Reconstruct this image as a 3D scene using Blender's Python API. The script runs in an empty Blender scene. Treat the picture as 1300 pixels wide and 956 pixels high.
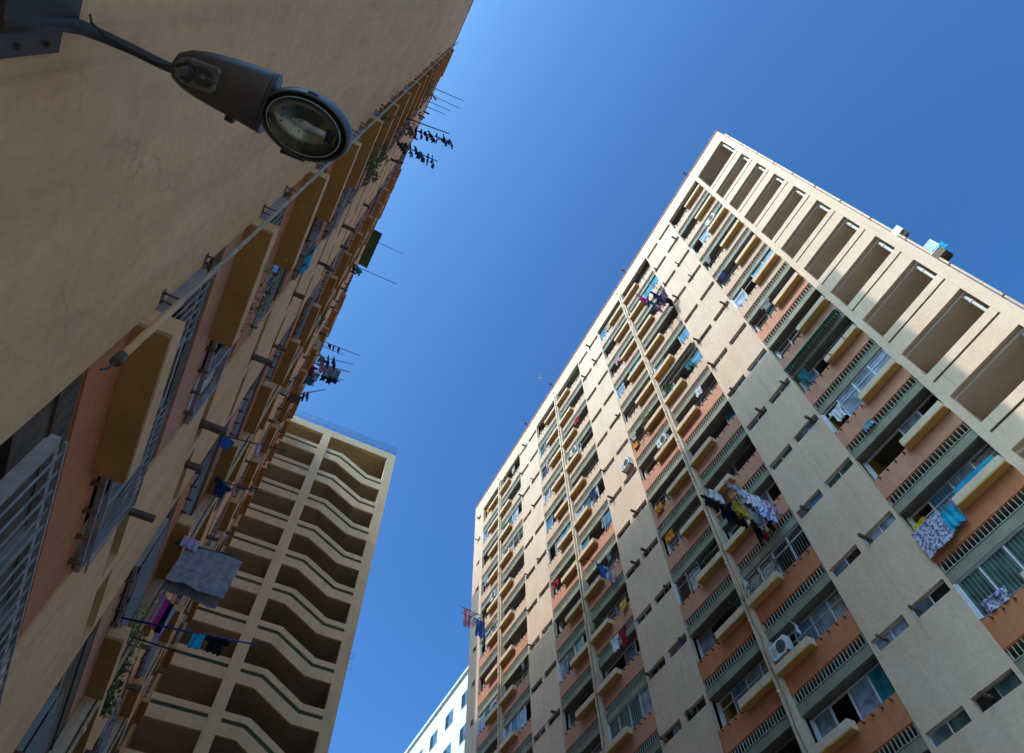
import bpy, bmesh, math, random
from mathutils import Vector, Matrix
random.seed(7)
R = math.radians
sc = bpy.context.scene
C = sc.collection

# ------------------------------------------------------------------ materials
MATS = {}
def nmat(name):
    m = bpy.data.materials.new(name); m.use_nodes = True
    MATS[name] = m
    nt = m.node_tree
    return m, nt, nt.nodes['Principled BSDF']

def rgb(c): return (c[0], c[1], c[2], 1)

def paint(name, col, col2=None, rough=.75, scale=.6, bump=.15, streak=0.0, spots=0.0, metal=0.0, spec=.3, sc2=9.0, drip=None, crack=None):
    m, nt, b = nmat(name)
    N, L = nt.nodes, nt.links
    geo = N.new('ShaderNodeNewGeometry')
    n1 = N.new('ShaderNodeTexNoise'); n1.inputs['Scale'].default_value = scale; n1.inputs['Detail'].default_value = 8; n1.inputs['Roughness'].default_value = .65
    L.new(geo.outputs['Position'], n1.inputs['Vector'])
    col2 = col2 or tuple(v * .82 for v in col)
    r1 = N.new('ShaderNodeValToRGB'); r1.color_ramp.elements[0].position = .35; r1.color_ramp.elements[1].position = .65
    r1.color_ramp.elements[0].color = rgb(col2); r1.color_ramp.elements[1].color = rgb(col)
    L.new(n1.outputs['Fac'], r1.inputs['Fac'])
    out = r1.outputs['Color']
    n2 = N.new('ShaderNodeTexNoise'); n2.inputs['Scale'].default_value = sc2; n2.inputs['Detail'].default_value = 6
    L.new(geo.outputs['Position'], n2.inputs['Vector'])
    mx = N.new('ShaderNodeMix'); mx.data_type = 'RGBA'; mx.blend_type = 'MULTIPLY'
    r2 = N.new('ShaderNodeValToRGB'); r2.color_ramp.elements[0].position = .25; r2.color_ramp.elements[1].position = .6
    r2.color_ramp.elements[0].color = (.86, .85, .83, 1); r2.color_ramp.elements[1].color = (1, 1, 1, 1)
    L.new(n2.outputs['Fac'], r2.inputs['Fac']); mx.inputs[0].default_value = .8
    L.new(out, mx.inputs[6]); L.new(r2.outputs['Color'], mx.inputs[7]); out = mx.outputs[2]
    if streak:
        mp = N.new('ShaderNodeMapping'); mp.inputs['Scale'].default_value = (1.5, 1.5, .28)
        L.new(geo.outputs['Position'], mp.inputs['Vector'])
        n3 = N.new('ShaderNodeTexNoise'); n3.inputs['Scale'].default_value = 1.3; n3.inputs['Detail'].default_value = 7; n3.inputs['Roughness'].default_value = .7
        L.new(mp.outputs['Vector'], n3.inputs['Vector'])
        r3 = N.new('ShaderNodeValToRGB'); r3.color_ramp.elements[0].position = .38; r3.color_ramp.elements[1].position = .56
        r3.color_ramp.elements[0].color = (.70, .66, .61, 1); r3.color_ramp.elements[1].color = (1, 1, 1, 1)
        L.new(n3.outputs['Fac'], r3.inputs['Fac'])
        m3 = N.new('ShaderNodeMix'); m3.data_type = 'RGBA'; m3.blend_type = 'MULTIPLY'; m3.inputs[0].default_value = streak
        L.new(out, m3.inputs[6]); L.new(r3.outputs['Color'], m3.inputs[7]); out = m3.outputs[2]
    if drip:
        mp = N.new('ShaderNodeMapping'); mp.inputs['Scale'].default_value = (5.5, 5.5, .22)
        L.new(geo.outputs['Position'], mp.inputs['Vector'])
        n6 = N.new('ShaderNodeTexNoise'); n6.inputs['Scale'].default_value = 1.0; n6.inputs['Detail'].default_value = 4; n6.inputs['Roughness'].default_value = .6
        L.new(mp.outputs['Vector'], n6.inputs['Vector'])
        r6 = N.new('ShaderNodeValToRGB'); r6.color_ramp.elements[0].position = .60; r6.color_ramp.elements[1].position = .76
        r6.color_ramp.elements[0].color = (1, 1, 1, 1); r6.color_ramp.elements[1].color = (.52, .46, .40, 1)
        L.new(n6.outputs['Fac'], r6.inputs['Fac'])
        m6 = N.new('ShaderNodeMix'); m6.data_type = 'RGBA'; m6.blend_type = 'MULTIPLY'; m6.inputs[0].default_value = drip
        L.new(out, m6.inputs[6]); L.new(r6.outputs['Color'], m6.inputs[7]); out = m6.outputs[2]
    if crack:
        nd = N.new('ShaderNodeTexNoise'); nd.inputs['Scale'].default_value = 2.2; nd.inputs['Detail'].default_value = 5
        L.new(geo.outputs['Position'], nd.inputs['Vector'])
        ms = N.new('ShaderNodeVectorMath'); ms.operation = 'MULTIPLY_ADD'; ms.inputs[1].default_value = (.5, .5, .5)
        L.new(nd.outputs['Color'], ms.inputs[0]); L.new(geo.outputs['Position'], ms.inputs[2])
        vo = N.new('ShaderNodeTexVoronoi'); vo.feature = 'DISTANCE_TO_EDGE'; vo.inputs['Scale'].default_value = .55
        L.new(ms.outputs[0], vo.inputs['Vector'])
        rc = N.new('ShaderNodeValToRGB'); rc.color_ramp.elements[0].position = .0; rc.color_ramp.elements[1].position = .0055
        rc.color_ramp.elements[0].color = (1, 1, 1, 1); rc.color_ramp.elements[1].color = (0, 0, 0, 1)
        L.new(vo.outputs['Distance'], rc.inputs['Fac'])
        rm = N.new('ShaderNodeValToRGB'); rm.color_ramp.elements[0].position = .5; rm.color_ramp.elements[1].position = .58
        nm_ = N.new('ShaderNodeTexNoise'); nm_.inputs['Scale'].default_value = .5; L.new(geo.outputs['Position'], nm_.inputs['Vector']); L.new(nm_.outputs['Fac'], rm.inputs['Fac'])
        mm = N.new('ShaderNodeMath'); mm.operation = 'MULTIPLY'; L.new(rc.outputs['Color'], mm.inputs[0]); L.new(rm.outputs['Color'], mm.inputs[1])
        m8 = N.new('ShaderNodeMath'); m8.operation = 'MULTIPLY'; m8.inputs[1].default_value = crack; L.new(mm.outputs[0], m8.inputs[0])
        m7 = N.new('ShaderNodeMix'); m7.data_type = 'RGBA'; L.new(m8.outputs[0], m7.inputs[0]); L.new(out, m7.inputs[6]); m7.inputs[7].default_value = rgb(tuple(v * .45 for v in col)); out = m7.outputs[2]
    if spots:
        n4 = N.new('ShaderNodeTexNoise'); n4.inputs['Scale'].default_value = 26; n4.inputs['Detail'].default_value = 3
        L.new(geo.outputs['Position'], n4.inputs['Vector'])
        n5 = N.new('ShaderNodeTexNoise'); n5.inputs['Scale'].default_value = 1.1
        L.new(geo.outputs['Position'], n5.inputs['Vector'])
        ma = N.new('ShaderNodeMath'); ma.operation = 'MULTIPLY'
        r4 = N.new('ShaderNodeValToRGB'); r4.color_ramp.elements[0].position = .70; r4.color_ramp.elements[1].position = .735
        r5 = N.new('ShaderNodeValToRGB'); r5.color_ramp.elements[0].position = .52; r5.color_ramp.elements[1].position = .62
        L.new(n4.outputs['Fac'], r4.inputs['Fac']); L.new(n5.outputs['Fac'], r5.inputs['Fac'])
        L.new(r4.outputs['Color'], ma.inputs[0]); L.new(r5.outputs['Color'], ma.inputs[1])
        m2 = N.new('ShaderNodeMath'); m2.operation = 'MULTIPLY'; m2.inputs[1].default_value = spots
        L.new(ma.outputs[0], m2.inputs[0])
        m4 = N.new('ShaderNodeMix'); m4.data_type = 'RGBA'
        L.new(m2.outputs[0], m4.inputs[0]); L.new(out, m4.inputs[6]); m4.inputs[7].default_value = rgb(tuple(v * .35 for v in col)); out = m4.outputs[2]
    L.new(out, b.inputs['Base Color'])
    b.inputs['Roughness'].default_value = rough
    b.inputs['Metallic'].default_value = metal
    b.inputs['Specular IOR Level'].default_value = spec
    if bump:
        bp = N.new('ShaderNodeBump'); bp.inputs['Strength'].default_value = bump; bp.inputs['Distance'].default_value = .02
        ad = N.new('ShaderNodeMath'); ad.operation = 'ADD'
        L.new(n1.outputs['Fac'], ad.inputs[0]); L.new(n2.outputs['Fac'], ad.inputs[1])
        L.new(ad.outputs[0], bp.inputs['Height']); L.new(bp.outputs['Normal'], b.inputs['Normal'])
    return m

paint('cream', (.73, .505, .355), (.67, .45, .305), scale=.5, streak=.22, spots=.4, bump=.3, drip=.5)
paint('cream_left', (.87, .475, .225), (.77, .405, .18), scale=.4, streak=.4, spots=1.0, bump=.6, drip=.4, crack=.55)
paint('cream_trim', (.73, .53, .37), (.64, .46, .31), scale=2, streak=.3, bump=.2, drip=.5)
paint('tan_wall', (.87, .62, .36), (.79, .55, .31), scale=.6, streak=.3, bump=.2, drip=.5)
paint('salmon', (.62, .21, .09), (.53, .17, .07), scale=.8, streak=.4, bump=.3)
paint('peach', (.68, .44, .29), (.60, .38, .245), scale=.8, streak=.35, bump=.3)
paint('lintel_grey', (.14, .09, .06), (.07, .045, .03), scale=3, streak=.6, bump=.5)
paint('fin_grey', (.20, .18, .16), (.13, .12, .11), scale=5, bump=.2)
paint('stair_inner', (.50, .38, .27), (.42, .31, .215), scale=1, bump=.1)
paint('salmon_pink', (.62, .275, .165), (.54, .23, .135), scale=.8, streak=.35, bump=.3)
paint('ochre', (.47, .235, .07), (.38, .185, .05), scale=1.2, bump=.2)
paint('ochre_bounce_lit', (.64, .345, .10), (.54, .28, .075), scale=1.2, bump=.2)  # brighter copy of ochre, bounce from the sunlit wall put into its colour
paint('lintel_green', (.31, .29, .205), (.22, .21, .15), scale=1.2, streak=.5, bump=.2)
paint('slot_green', (.075, .12, .07), (.05, .085, .05), scale=2, bump=.1)
paint('corridor', (.66, .54, .43), (.58, .47, .37), scale=1, bump=.1)
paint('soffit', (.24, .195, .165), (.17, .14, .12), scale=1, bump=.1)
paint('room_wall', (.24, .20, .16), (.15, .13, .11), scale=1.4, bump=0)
paint('room_yellow', (.70, .40, .07), (.60, .32, .05), scale=1.4, bump=0)
paint('alu', (.40, .345, .32), (.28, .23, .205), rough=.45, scale=5, bump=.05, metal=.15)
paint('alu_white', (.74, .73, .76), (.62, .60, .63), rough=.45, scale=5, bump=.05)
paint('dark_metal', (.05, .05, .055), (.03, .03, .033), rough=.55, scale=8, bump=.1)
paint('rust', (.20, .085, .045), (.09, .045, .03), rough=.85, scale=14, bump=.3)
paint('pipe_brown', (.17, .11, .075), (.09, .06, .045), rough=.7, scale=9, bump=.2)
paint('pipe_grey', (.48, .42, .36), (.36, .27, .21), rough=.7, scale=7, bump=.2)
paint('fin', (.42, .43, .36), (.34, .35, .29), rough=.7, scale=5, bump=.05)
paint('roof_red', (.42, .12, .13), (.33, .10, .10), rough=.8, scale=4, bump=.05)
paint('asphalt', (.06, .06, .06), (.045, .045, .045), rough=.9, scale=3, bump=.4)
paint('paving', (.34, .31, .27), (.27, .25, .22), rough=.9, scale=.5, bump=.3)
paint('white_box', (.72, .72, .70), (.62, .62, .58), rough=.4, scale=3, bump=.03)
paint('grille', (.07, .07, .07), (.04, .04, .04), rough=.6, scale=10, bump=.1)
paint('pole_dark', (.035, .06, .065), (.02, .035, .04), rough=.5, scale=6, bump=.05)
paint('pole_blue', (.02, .05, .22), (.015, .035, .15), rough=.4, scale=6, bump=.03)
paint('pole_bamboo', (.24, .15, .07), (.15, .09, .045), rough=.7, scale=10, bump=.15)
paint('lamp_grey', (.078, .052, .040), (.048, .033, .026), rough=.42, scale=4, bump=.04, spec=.5)
paint('lamp_dark', (.052, .040, .033), (.03, .024, .02), rough=.5, scale=6, bump=.05)
paint('gear', (.17, .145, .12), (.09, .075, .06), rough=.35, scale=18, bump=.3, spec=.5, sc2=40)
paint('awning_green', (.09, .34, .20), (.07, .27, .16), rough=.5, scale=3, bump=.05)
paint('white_building', (.80, .79, .76), (.74, .73, .70), scale=1, bump=.1)
paint('soil', (.06, .04, .025), (.04, .03, .02), scale=12, bump=.3)
paint('wood_stem', (.12, .08, .045), (.08, .05, .03), scale=12, bump=.3)

def cloth(name, col, pat=None, ps=7):
    m, nt, b = nmat(name)
    N, L = nt.nodes, nt.links
    tc = N.new('ShaderNodeTexCoord')
    n = N.new('ShaderNodeTexNoise'); n.inputs['Scale'].default_value = ps; n.inputs['Detail'].default_value = 3
    L.new(tc.outputs['Object'], n.inputs['Vector'])
    r = N.new('ShaderNodeValToRGB')
    pat = pat or tuple(v * .8 for v in col)
    r.color_ramp.elements[0].position = .46; r.color_ramp.elements[1].position = .56
    r.color_ramp.elements[0].color = rgb(col); r.color_ramp.elements[1].color = rgb(pat)
    L.new(n.outputs['Fac'], r.inputs['Fac']); L.new(r.outputs['Color'], b.inputs['Base Color'])
    b.inputs['Roughness'].default_value = .9; b.inputs['Specular IOR Level'].default_value = .1
    tr = N.new('ShaderNodeBsdfTranslucent'); L.new(r.outputs['Color'], tr.inputs['Color'])
    mx = N.new('ShaderNodeMixShader'); mx.inputs[0].default_value = .25
    L.new(b.outputs[0], mx.inputs[1]); L.new(tr.outputs[0], mx.inputs[2])
    L.new(mx.outputs[0], N['Material Output'].inputs['Surface'])
    return m
CL = dict(white=(.75, .75, .78), black=(.012, .012, .014), navy=(.02, .03, .09), blue=(.06, .14, .42), cyan=(.03, .42, .62), red=(.42, .02, .04),
          magenta=(.70, .04, .32), pink=(.62, .30, .40), grey=(.28, .28, .30), teal=(.03, .18, .20), yellow=(.75, .48, .06), brown=(.16, .09, .06),
          purple=(.10, .05, .14), beige=(.50, .42, .32), orange=(.75, .30, .04), paleblue=(.30, .42, .56), green=(.06, .22, .10), lavender=(.52, .50, .70))
for k, v in CL.items(): cloth('cloth_' + k, v)
cloth('cloth_sheet', (.46, .39, .38), (.30, .30, .36), 8)
cloth('cloth_pinksheet', (.62, .50, .62), (.42, .34, .52), 14)
cloth('cloth_floral', (.60, .58, .66), (.16, .14, .30), 11)
cloth('cloth_flowers_blue', (.70, .70, .85), (.10, .16, .45), 9)
cloth('curtain', (.62, .60, .58), (.50, .48, .46), 5)

def glassy(name, col, rough=.08, amt=.0):
    m, nt, b = nmat(name)
    b.inputs['Base Color'].default_value = rgb(col); b.inputs['Roughness'].default_value = rough
    b.inputs['IOR'].default_value = 1.45; b.inputs['Specular IOR Level'].default_value = .4
    N, L = nt.nodes, nt.links
    geo = N.new('ShaderNodeNewGeometry'); n = N.new('ShaderNodeTexNoise'); n.inputs['Scale'].default_value = 2.5
    L.new(geo.outputs['Position'], n.inputs['Vector'])
    r = N.new('ShaderNodeValToRGB'); r.color_ramp.elements[0].color = rgb(tuple(v * .55 for v in col)); r.color_ramp.elements[1].color = rgb(tuple(min(1, v * 1.35) for v in col))
    r.color_ramp.elements[0].position = .35; r.color_ramp.elements[1].position = .68
    L.new(n.outputs['Fac'], r.inputs['Fac']); L.new(r.outputs['Color'], b.inputs['Base Color'])
    return m
glassy('glass_blue', (.07, .19, .28)); glassy('glass_green', (.05, .10, .09)); glassy('glass_dark', (.02, .02, .02)); glassy('glass_pale', (.24, .29, .36), .15)
glassy('glass_teal', (.03, .24, .30))
m, nt, b = nmat('clear_glass'); b.inputs['Base Color'].default_value = (.85, .88, .86, 1); b.inputs['Transmission Weight'].default_value = 1; b.inputs['Roughness'].default_value = .06; b.inputs['IOR'].default_value = 1.12; b.inputs['Specular IOR Level'].default_value = .8
m, nt, b = nmat('reflector'); b.inputs['Base Color'].default_value = (.36, .32, .26, 1); b.inputs['Metallic'].default_value = 1; b.inputs['Roughness'].default_value = .25
m, nt, b = nmat('bulb_glass'); b.inputs['Base Color'].default_value = (.75, .72, .62, 1); b.inputs['Roughness'].default_value = .12; b.inputs['Transmission Weight'].default_value = .4
m, nt, b = nmat('gull'); b.inputs['Base Color'].default_value = (.8, .8, .8, 1)
def leafmat(name, c1, c2):
    m, nt, b = nmat(name); N, L = nt.nodes, nt.links
    geo = N.new('ShaderNodeNewGeometry'); n = N.new('ShaderNodeTexNoise'); n.inputs['Scale'].default_value = 9
    L.new(geo.outputs['Position'], n.inputs['Vector'])
    r = N.new('ShaderNodeValToRGB'); r.color_ramp.elements[0].position = .35; r.color_ramp.elements[1].position = .65
    r.color_ramp.elements[0].color = rgb(c1); r.color_ramp.elements[1].color = rgb(c2)
    L.new(n.outputs['Fac'], r.inputs['Fac']); L.new(r.outputs['Color'], b.inputs['Base Color']); b.inputs['Roughness'].default_value = .5
    tr = N.new('ShaderNodeBsdfTranslucent'); L.new(r.outputs['Color'], tr.inputs['Color'])
    mx = N.new('ShaderNodeMixShader'); mx.inputs[0].default_value = .3
    L.new(b.outputs[0], mx.inputs[1]); L.new(tr.outputs[0], mx.inputs[2]); L.new(mx.outputs[0], N['Material Output'].inputs['Surface'])
leafmat('leaf', (.035, .075, .02), (.11, .17, .045)); leafmat('leaf_yellow', (.12, .16, .03), (.30, .28, .05))

# ------------------------------------------------------------------ mesh helpers
class MB:
    def __init__(s): s.v = []; s.f = []; s.mi = []; s.m = []; s.smooth = set()
    def mat(s, n):
        if n not in s.m: s.m.append(n)
        return s.m.index(n)
    def box(s, a, b, mat, taper=None):
        x0, x1 = sorted((a[0], b[0])); y0, y1 = sorted((a[1], b[1])); z0, z1 = sorted((a[2], b[2]))
        i = len(s.v); k = s.mat(mat)
        s.v += [(x0, y0, z0), (x1, y0, z0), (x1, y1, z0), (x0, y1, z0), (x0, y0, z1), (x1, y0, z1), (x1, y1, z1), (x0, y1, z1)]
        for q in ((0, 3, 2, 1), (4, 5, 6, 7), (0, 1, 5, 4), (1, 2, 6, 5), (2, 3, 7, 6), (3, 0, 4, 7)):
            s.f.append(tuple(i + t for t in q)); s.mi.append(k)
    def quad(s, pts, mat):
        i = len(s.v); s.v += [tuple(p) for p in pts]; s.f.append(tuple(range(i, i + len(pts)))); s.mi.append(s.mat(mat))
    def tube(s, pts, r, mat, n=8, cap=True):
        pts = [Vector(p) for p in pts]; k = s.mat(mat); rs = r if isinstance(r, (list, tuple)) else [r] * len(pts)
        base = len(s.v); up = None
        for j, p in enumerate(pts):
            d = (pts[min(j + 1, len(pts) - 1)] - pts[max(j - 1, 0)]).normalized()
            if up is None: up = Vector((0, 0, 1)) if abs(d.z) < .9 else Vector((1, 0, 0))
            a = d.cross(up).normalized(); b = a.cross(d).normalized()
            for q in range(n):
                t = 2 * math.pi * q / n
                s.v.append(tuple(p + a * math.cos(t) * rs[j] + b * math.sin(t) * rs[j]))
        for j in range(len(pts) - 1):
            for q in range(n):
                s.f.append((base + j * n + q, base + j * n + (q + 1) % n, base + (j + 1) * n + (q + 1) % n, base + (j + 1) * n + q)); s.mi.append(k); s.smooth.add(len(s.f) - 1)
        if cap:
            s.f.append(tuple(base + q for q in reversed(range(n)))); s.mi.append(k)
            s.f.append(tuple(base + (len(pts) - 1) * n + q for q in range(n))); s.mi.append(k)
    def loft(s, rings, mat, cap=True, smooth=True):
        base = len(s.v); k = s.mat(mat); n = len(rings[0])
        for r in rings: s.v += [tuple(p) for p in r]
        for j in range(len(rings) - 1):
            for q in range(n):
                s.f.append((base + j * n + q, base + j * n + (q + 1) % n, base + (j + 1) * n + (q + 1) % n, base + (j + 1) * n + q)); s.mi.append(k)
                if smooth: s.smooth.add(len(s.f) - 1)
        if cap:
            s.f.append(tuple(base + q for q in reversed(range(n)))); s.mi.append(k)
            s.f.append(tuple(base + (len(rings) - 1) * n + q for q in range(n))); s.mi.append(k)
    def prism(s, poly, y0, y1, mat, axis='y'):
        # poly in (x,z) extruded along y
        i = len(s.v); n = len(poly); k = s.mat(mat)
        s.v += [(p[0], y0, p[1]) for p in poly] + [(p[0], y1, p[1]) for p in poly]
        s.f.append(tuple(i + q for q in range(n))); s.mi.append(k)
        s.f.append(tuple(i + n + q for q in reversed(range(n)))); s.mi.append(k)
        for q in range(n):
            s.f.append((i + q, i + n + q, i + n + (q + 1) % n, i + (q + 1) % n)); s.mi.append(k)
    def mesh(s, name, off=(0, 0, 0)):
        me = bpy.data.meshes.new(name)
        me.from_pydata([(v[0] - off[0], v[1] - off[1], v[2] - off[2]) for v in s.v], [], s.f)
        for n in s.m: me.materials.append(MATS[n])
        me.polygons.foreach_set('material_index', s.mi)
        me.polygons.foreach_set('use_smooth', [i in s.smooth for i in range(len(s.f))])
        bm = bmesh.new(); bm.from_mesh(me); bmesh.ops.recalc_face_normals(bm, faces=bm.faces); bm.to_mesh(me); bm.free()
        return me
    def join_mesh(s, me, loc):
        off = len(s.v)
        for v in me.vertices: s.v.append((v.co.x + loc[0], v.co.y + loc[1], v.co.z + loc[2]))
        for p in me.polygons:
            s.f.append(tuple(off + i for i in p.vertices)); s.mi.append(s.mat(me.materials[p.material_index].name))

def obj(name, me, parent=None, loc=(0, 0, 0), **kw):
    if isinstance(me, MB): me = me.mesh(name)
    o = bpy.data.objects.new(name, me); C.objects.link(o); o.location = loc
    if parent is not None: o.parent = parent
    for k, v in kw.items(): o[k] = v
    return o
def thing(name, label, cat, loc=(0, 0, 0), group=None, rz=0):
    o = bpy.data.objects.new(name, None); C.objects.link(o); o.location = loc; o.rotation_euler = (0, 0, rz)
    o.empty_display_size = .3
    o['label'] = label; o['category'] = cat
    if group: o['group'] = group
    return o
def tag(o, label, cat, group=None):
    o['label'] = label; o['category'] = cat
    if group: o['group'] = group
    return o

# ------------------------------------------------------------------ camera
F = 826.2; PX, PY = 650.0, 433.5
def nv(u, v): return Vector((u - PX, -(v - PY), -F)).normalized()
zz = nv(634, 5); yy = nv(-300, 2062); yy = (yy - zz * yy.dot(zz)).normalized(); xx = yy.cross(zz)
Rm = Matrix((xx, yy, zz))          # camera -> world
cam = bpy.data.cameras.new('camera'); co = bpy.data.objects.new('camera', cam); C.objects.link(co)
co.matrix_world = Rm.to_4x4()
cam.sensor_width = 36; cam.lens = F / 1300 * 36; cam.shift_y = -(478 - PY) / 1300; cam.clip_start = .05; cam.clip_end = 2000
sc.camera = co
def inframe(p, m=30):
    q = Rm.transposed() @ Vector(p)
    if q.z >= 0: return False
    u = PX - q.x / q.z * F; v = PY + q.y / q.z * F
    return -m < u < 1300 + m and -m < v < 956 + m

def place(parent, name, items, cap=100):
    """items: (mesh, world location, subs, extra) ; the largest seen become individual parts, any others one stuff part"""
    if not items: return
    base = parent.location
    items = sorted(items, key=lambda t: (not inframe(t[1]), Vector(t[1]).length))
    for me, loc, subs, kw in items[:cap]:
        o = obj(name, me, parent, tuple(Vector(loc) - base), **(kw or {}))
        for sn, sm in (subs or []):
            if sm is not None: obj(sn, sm, o)
    rest = items[cap:]
    if rest:
        mb = MB()
        for me, loc, subs, kw in rest:
            l = tuple(Vector(loc) - base); mb.join_mesh(me, l)
            for sn, sm in (subs or []):
                if sm is not None: mb.join_mesh(sm, l)
        obj(name, mb, parent, kind='stuff')

GZ = -1.6      # ground level below the camera
P = 2.75       # storey height

# ------------------------------------------------------------------ residential slab block
def block(name, label, X0, sg, roof, s_end, halves, blanks, end_blank, loggia, depth, wallmat, rnd, nfl=17, left=False):
    """X0: plane of the facade; sg=-1: facade faces -x, +1: faces +x ; d is distance out of the facade"""
    rn = random.Random(rnd)
    root = thing(name, label, 'apartment block', (X0, 0, GZ))
    def W(d, s, z): return (X0 + sg * d, s, z)
    def bx(mb, d0, d1, s0, s1, z0, z1, mat): mb.box(W(d0, s0, z0), W(d1, s1, z1), mat)
    def lbx(mb, d0, d1, s0, s1, z0, z1, mat): mb.box((sg * d0, s0, z0), (sg * d1, s1, z1), mat)
    off = (X0, 0, GZ)
    zk = lambda k, f=0: roof - P * (k + f)
    # -- wall shell
    wl = MB(); T = -.22
    ztop = roof; zb = zk(0, .63)
    start = 3.48 if loggia else 0.0
    bx(wl, T, 0, start, s_end, zb, ztop, wallmat)                       # roof band
    zbase = zk(nfl, .86)
    # blanks with window holes
    smallwin = []; exhaust = []
    def blank(s0, s1, holes):
        z = zb
        for k in range(0, nfl + 1):
            zt, zbt = zk(k, .705), zk(k, .85)
            if not holes: continue
            bx(wl, T, 0, s0, s1, zt, z, wallmat)
            c = s0
            for (a, b) in holes:
                bx(wl, T, 0, c, a, zbt, zt, wallmat); c = b
                smallwin.append((k, a, b, zbt, zt))
            bx(wl, T, 0, c, s1, zbt, zt, wallmat)
            z = zbt
        bx(wl, T, 0, s0, s1, GZ, z, wallmat)
    for s0, s1 in blanks: blank(s0, s1, [(s0 + .11, s0 + 1.43), (s0 + 1.71, s0 + 3.02)])
    if end_blank:
        if end_blank[2]: blank(end_blank[0], end_blank[1], [(end_blank[0] + .55, end_blank[0] + 1.1)])
        else: blank(end_blank[0], end_blank[1], [])
    if not loggia:
        bx(wl, T, 0, 0, halves[0][0], GZ, zb, wallmat)
    # floor-to-roof: end wall, back, roof slab
    bx(wl, -depth, T, 0, .2, GZ, roof, wallmat) if not loggia else bx(wl, -depth, -.24, 0, .2, GZ, roof, wallmat)
    bx(wl, -depth, T, s_end - .2, s_end, GZ, roof, wallmat)
    bx(wl, -depth - .2, -depth, 0, s_end, GZ, roof, wallmat)
    bx(wl, -depth, T - .002, .2, s_end - .2, roof - .5, roof - .2, wallmat)
    bx(wl, T, 0, halves[0][0], s_end if not end_blank else end_blank[0], GZ, zbase - .0, wallmat) if False else None
    obj('wall', wl.mesh('wall', off), root)
    # base course below the lowest flats
    gb = MB()
    for (s0, s1, side) in halves: bx(gb, T, 0, s0, s1, GZ, zk(nfl, .84) - .02, wallmat)
    obj('ground_floor_wall', gb.mesh('ground_floor_wall', off), root)
    # coping (thin coloured line on the roof edge)
    cp = MB(); bx(cp, -.3, .05, -.03, s_end + .03, roof + .002, roof + .10, 'salmon'); obj('roof_coping', cp.mesh('roof_coping', off), root)
    # -- inner slabs and back walls (rooms)
    ins = MB()
    for k in range(0, nfl + 1):
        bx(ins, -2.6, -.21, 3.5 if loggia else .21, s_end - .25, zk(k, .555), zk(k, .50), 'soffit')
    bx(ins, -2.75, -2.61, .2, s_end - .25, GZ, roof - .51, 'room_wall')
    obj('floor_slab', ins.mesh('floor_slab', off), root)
    pt = MB()
    for (s0, s1, side) in halves:
        a_y = side == 'hi'
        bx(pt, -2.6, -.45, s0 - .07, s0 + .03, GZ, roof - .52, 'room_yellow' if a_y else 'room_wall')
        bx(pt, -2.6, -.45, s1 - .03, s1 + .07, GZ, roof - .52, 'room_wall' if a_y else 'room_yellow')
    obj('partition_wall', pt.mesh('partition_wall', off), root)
    # -- piers and drain pipes
    for i in range(len(halves) - 1):
        if 0 < halves[i + 1][0] - halves[i][1] < .5:
            a, b = halves[i][1], halves[i + 1][0]
            m = MB(); bx(m, T, .15, a, b, GZ, zb - .003, 'cream_trim')
            obj('pier', m.mesh('pier', off), root)
            m = MB(); rr = random.Random(i); pts = [W(.165, a + .10, zb - .2)]
            for q in range(60): pts.append(W(.162 + .03 * rr.random(), a + .11 + rr.uniform(-.05, .06), zb - .2 - (q + 1) * .78))
            m.tube(pts, .011, 'dark_metal', 5); obj('cable', m.mesh('cable', off), root)
            m = MB(); m.tube([W(.21, b - .03, GZ), W(.21, b - .03, zb)], .04, 'cream_trim', 8)
            for k in range(nfl): m.tube([W(.21, b - .03, zk(k, .5)), W(.21, b - .03, zk(k, .5) + .1)], .058, 'cream_trim', 8)
            obj('drain_pipe', m.mesh('drain_pipe', off), root)
    # -- repeated elements, shared meshes
    Wd = 3.39
    meshes = {}
    def get(key, fn):
        if key not in meshes:
            mb = MB(); fn(mb); meshes[key] = mb.mesh(key if isinstance(key, str) else key[0])
        return meshes[key]
    h_sp = .30 * P
    def f_sp(mat):
        def f(mb):
            lbx(mb, -.2, -.03, 0, Wd, -h_sp, 0, mat)
        return f
    tr_ = 'cream_left' if left else 'cream_trim'
    def f_pl(mb):
        # hollow trough: cream sides, ochre underside
        L = 1.74
        lbx(mb, -.028, .275, 0, L, -.30, -.25, 'ochre' if left else 'ochre_bounce_lit')
        lbx(mb, .21, .278, -.004, L + .004, -.249, 0, tr_)
        lbx(mb, -.028, .209, 0, .06, -.249, 0, tr_); lbx(mb, -.028, .209, L - .06, L, -.249, 0, tr_)
        lbx(mb, -.028, .209, .062, L - .062, -.248, -.09, 'soil')
    def f_vent(mb):
        n = 23; h = .13 * P
        lbx(mb, -.2, -.05, 0, Wd, -.025, -.001, 'salmon')
        for i in range(n):
            s = .07 + (Wd - .14) * i / (n - 1)
            if left: lbx(mb, -.0455, -.042, s - .03, s + .03, -h + .06, -.07, 'grille')
            else: lbx(mb, -.078, -.045, s - .010, s + .010, -h + .002, -.026, 'fin')
        if left: lbx(mb, -.2, -.046, 0, Wd, -h + .002, -.026, 'lintel_grey')
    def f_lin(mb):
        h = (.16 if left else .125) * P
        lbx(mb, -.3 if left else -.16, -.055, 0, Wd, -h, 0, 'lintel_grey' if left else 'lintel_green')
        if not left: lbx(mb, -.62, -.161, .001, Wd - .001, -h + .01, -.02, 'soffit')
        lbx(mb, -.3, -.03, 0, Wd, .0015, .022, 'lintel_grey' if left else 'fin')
    rnw = random.Random(rnd + 3)
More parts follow.
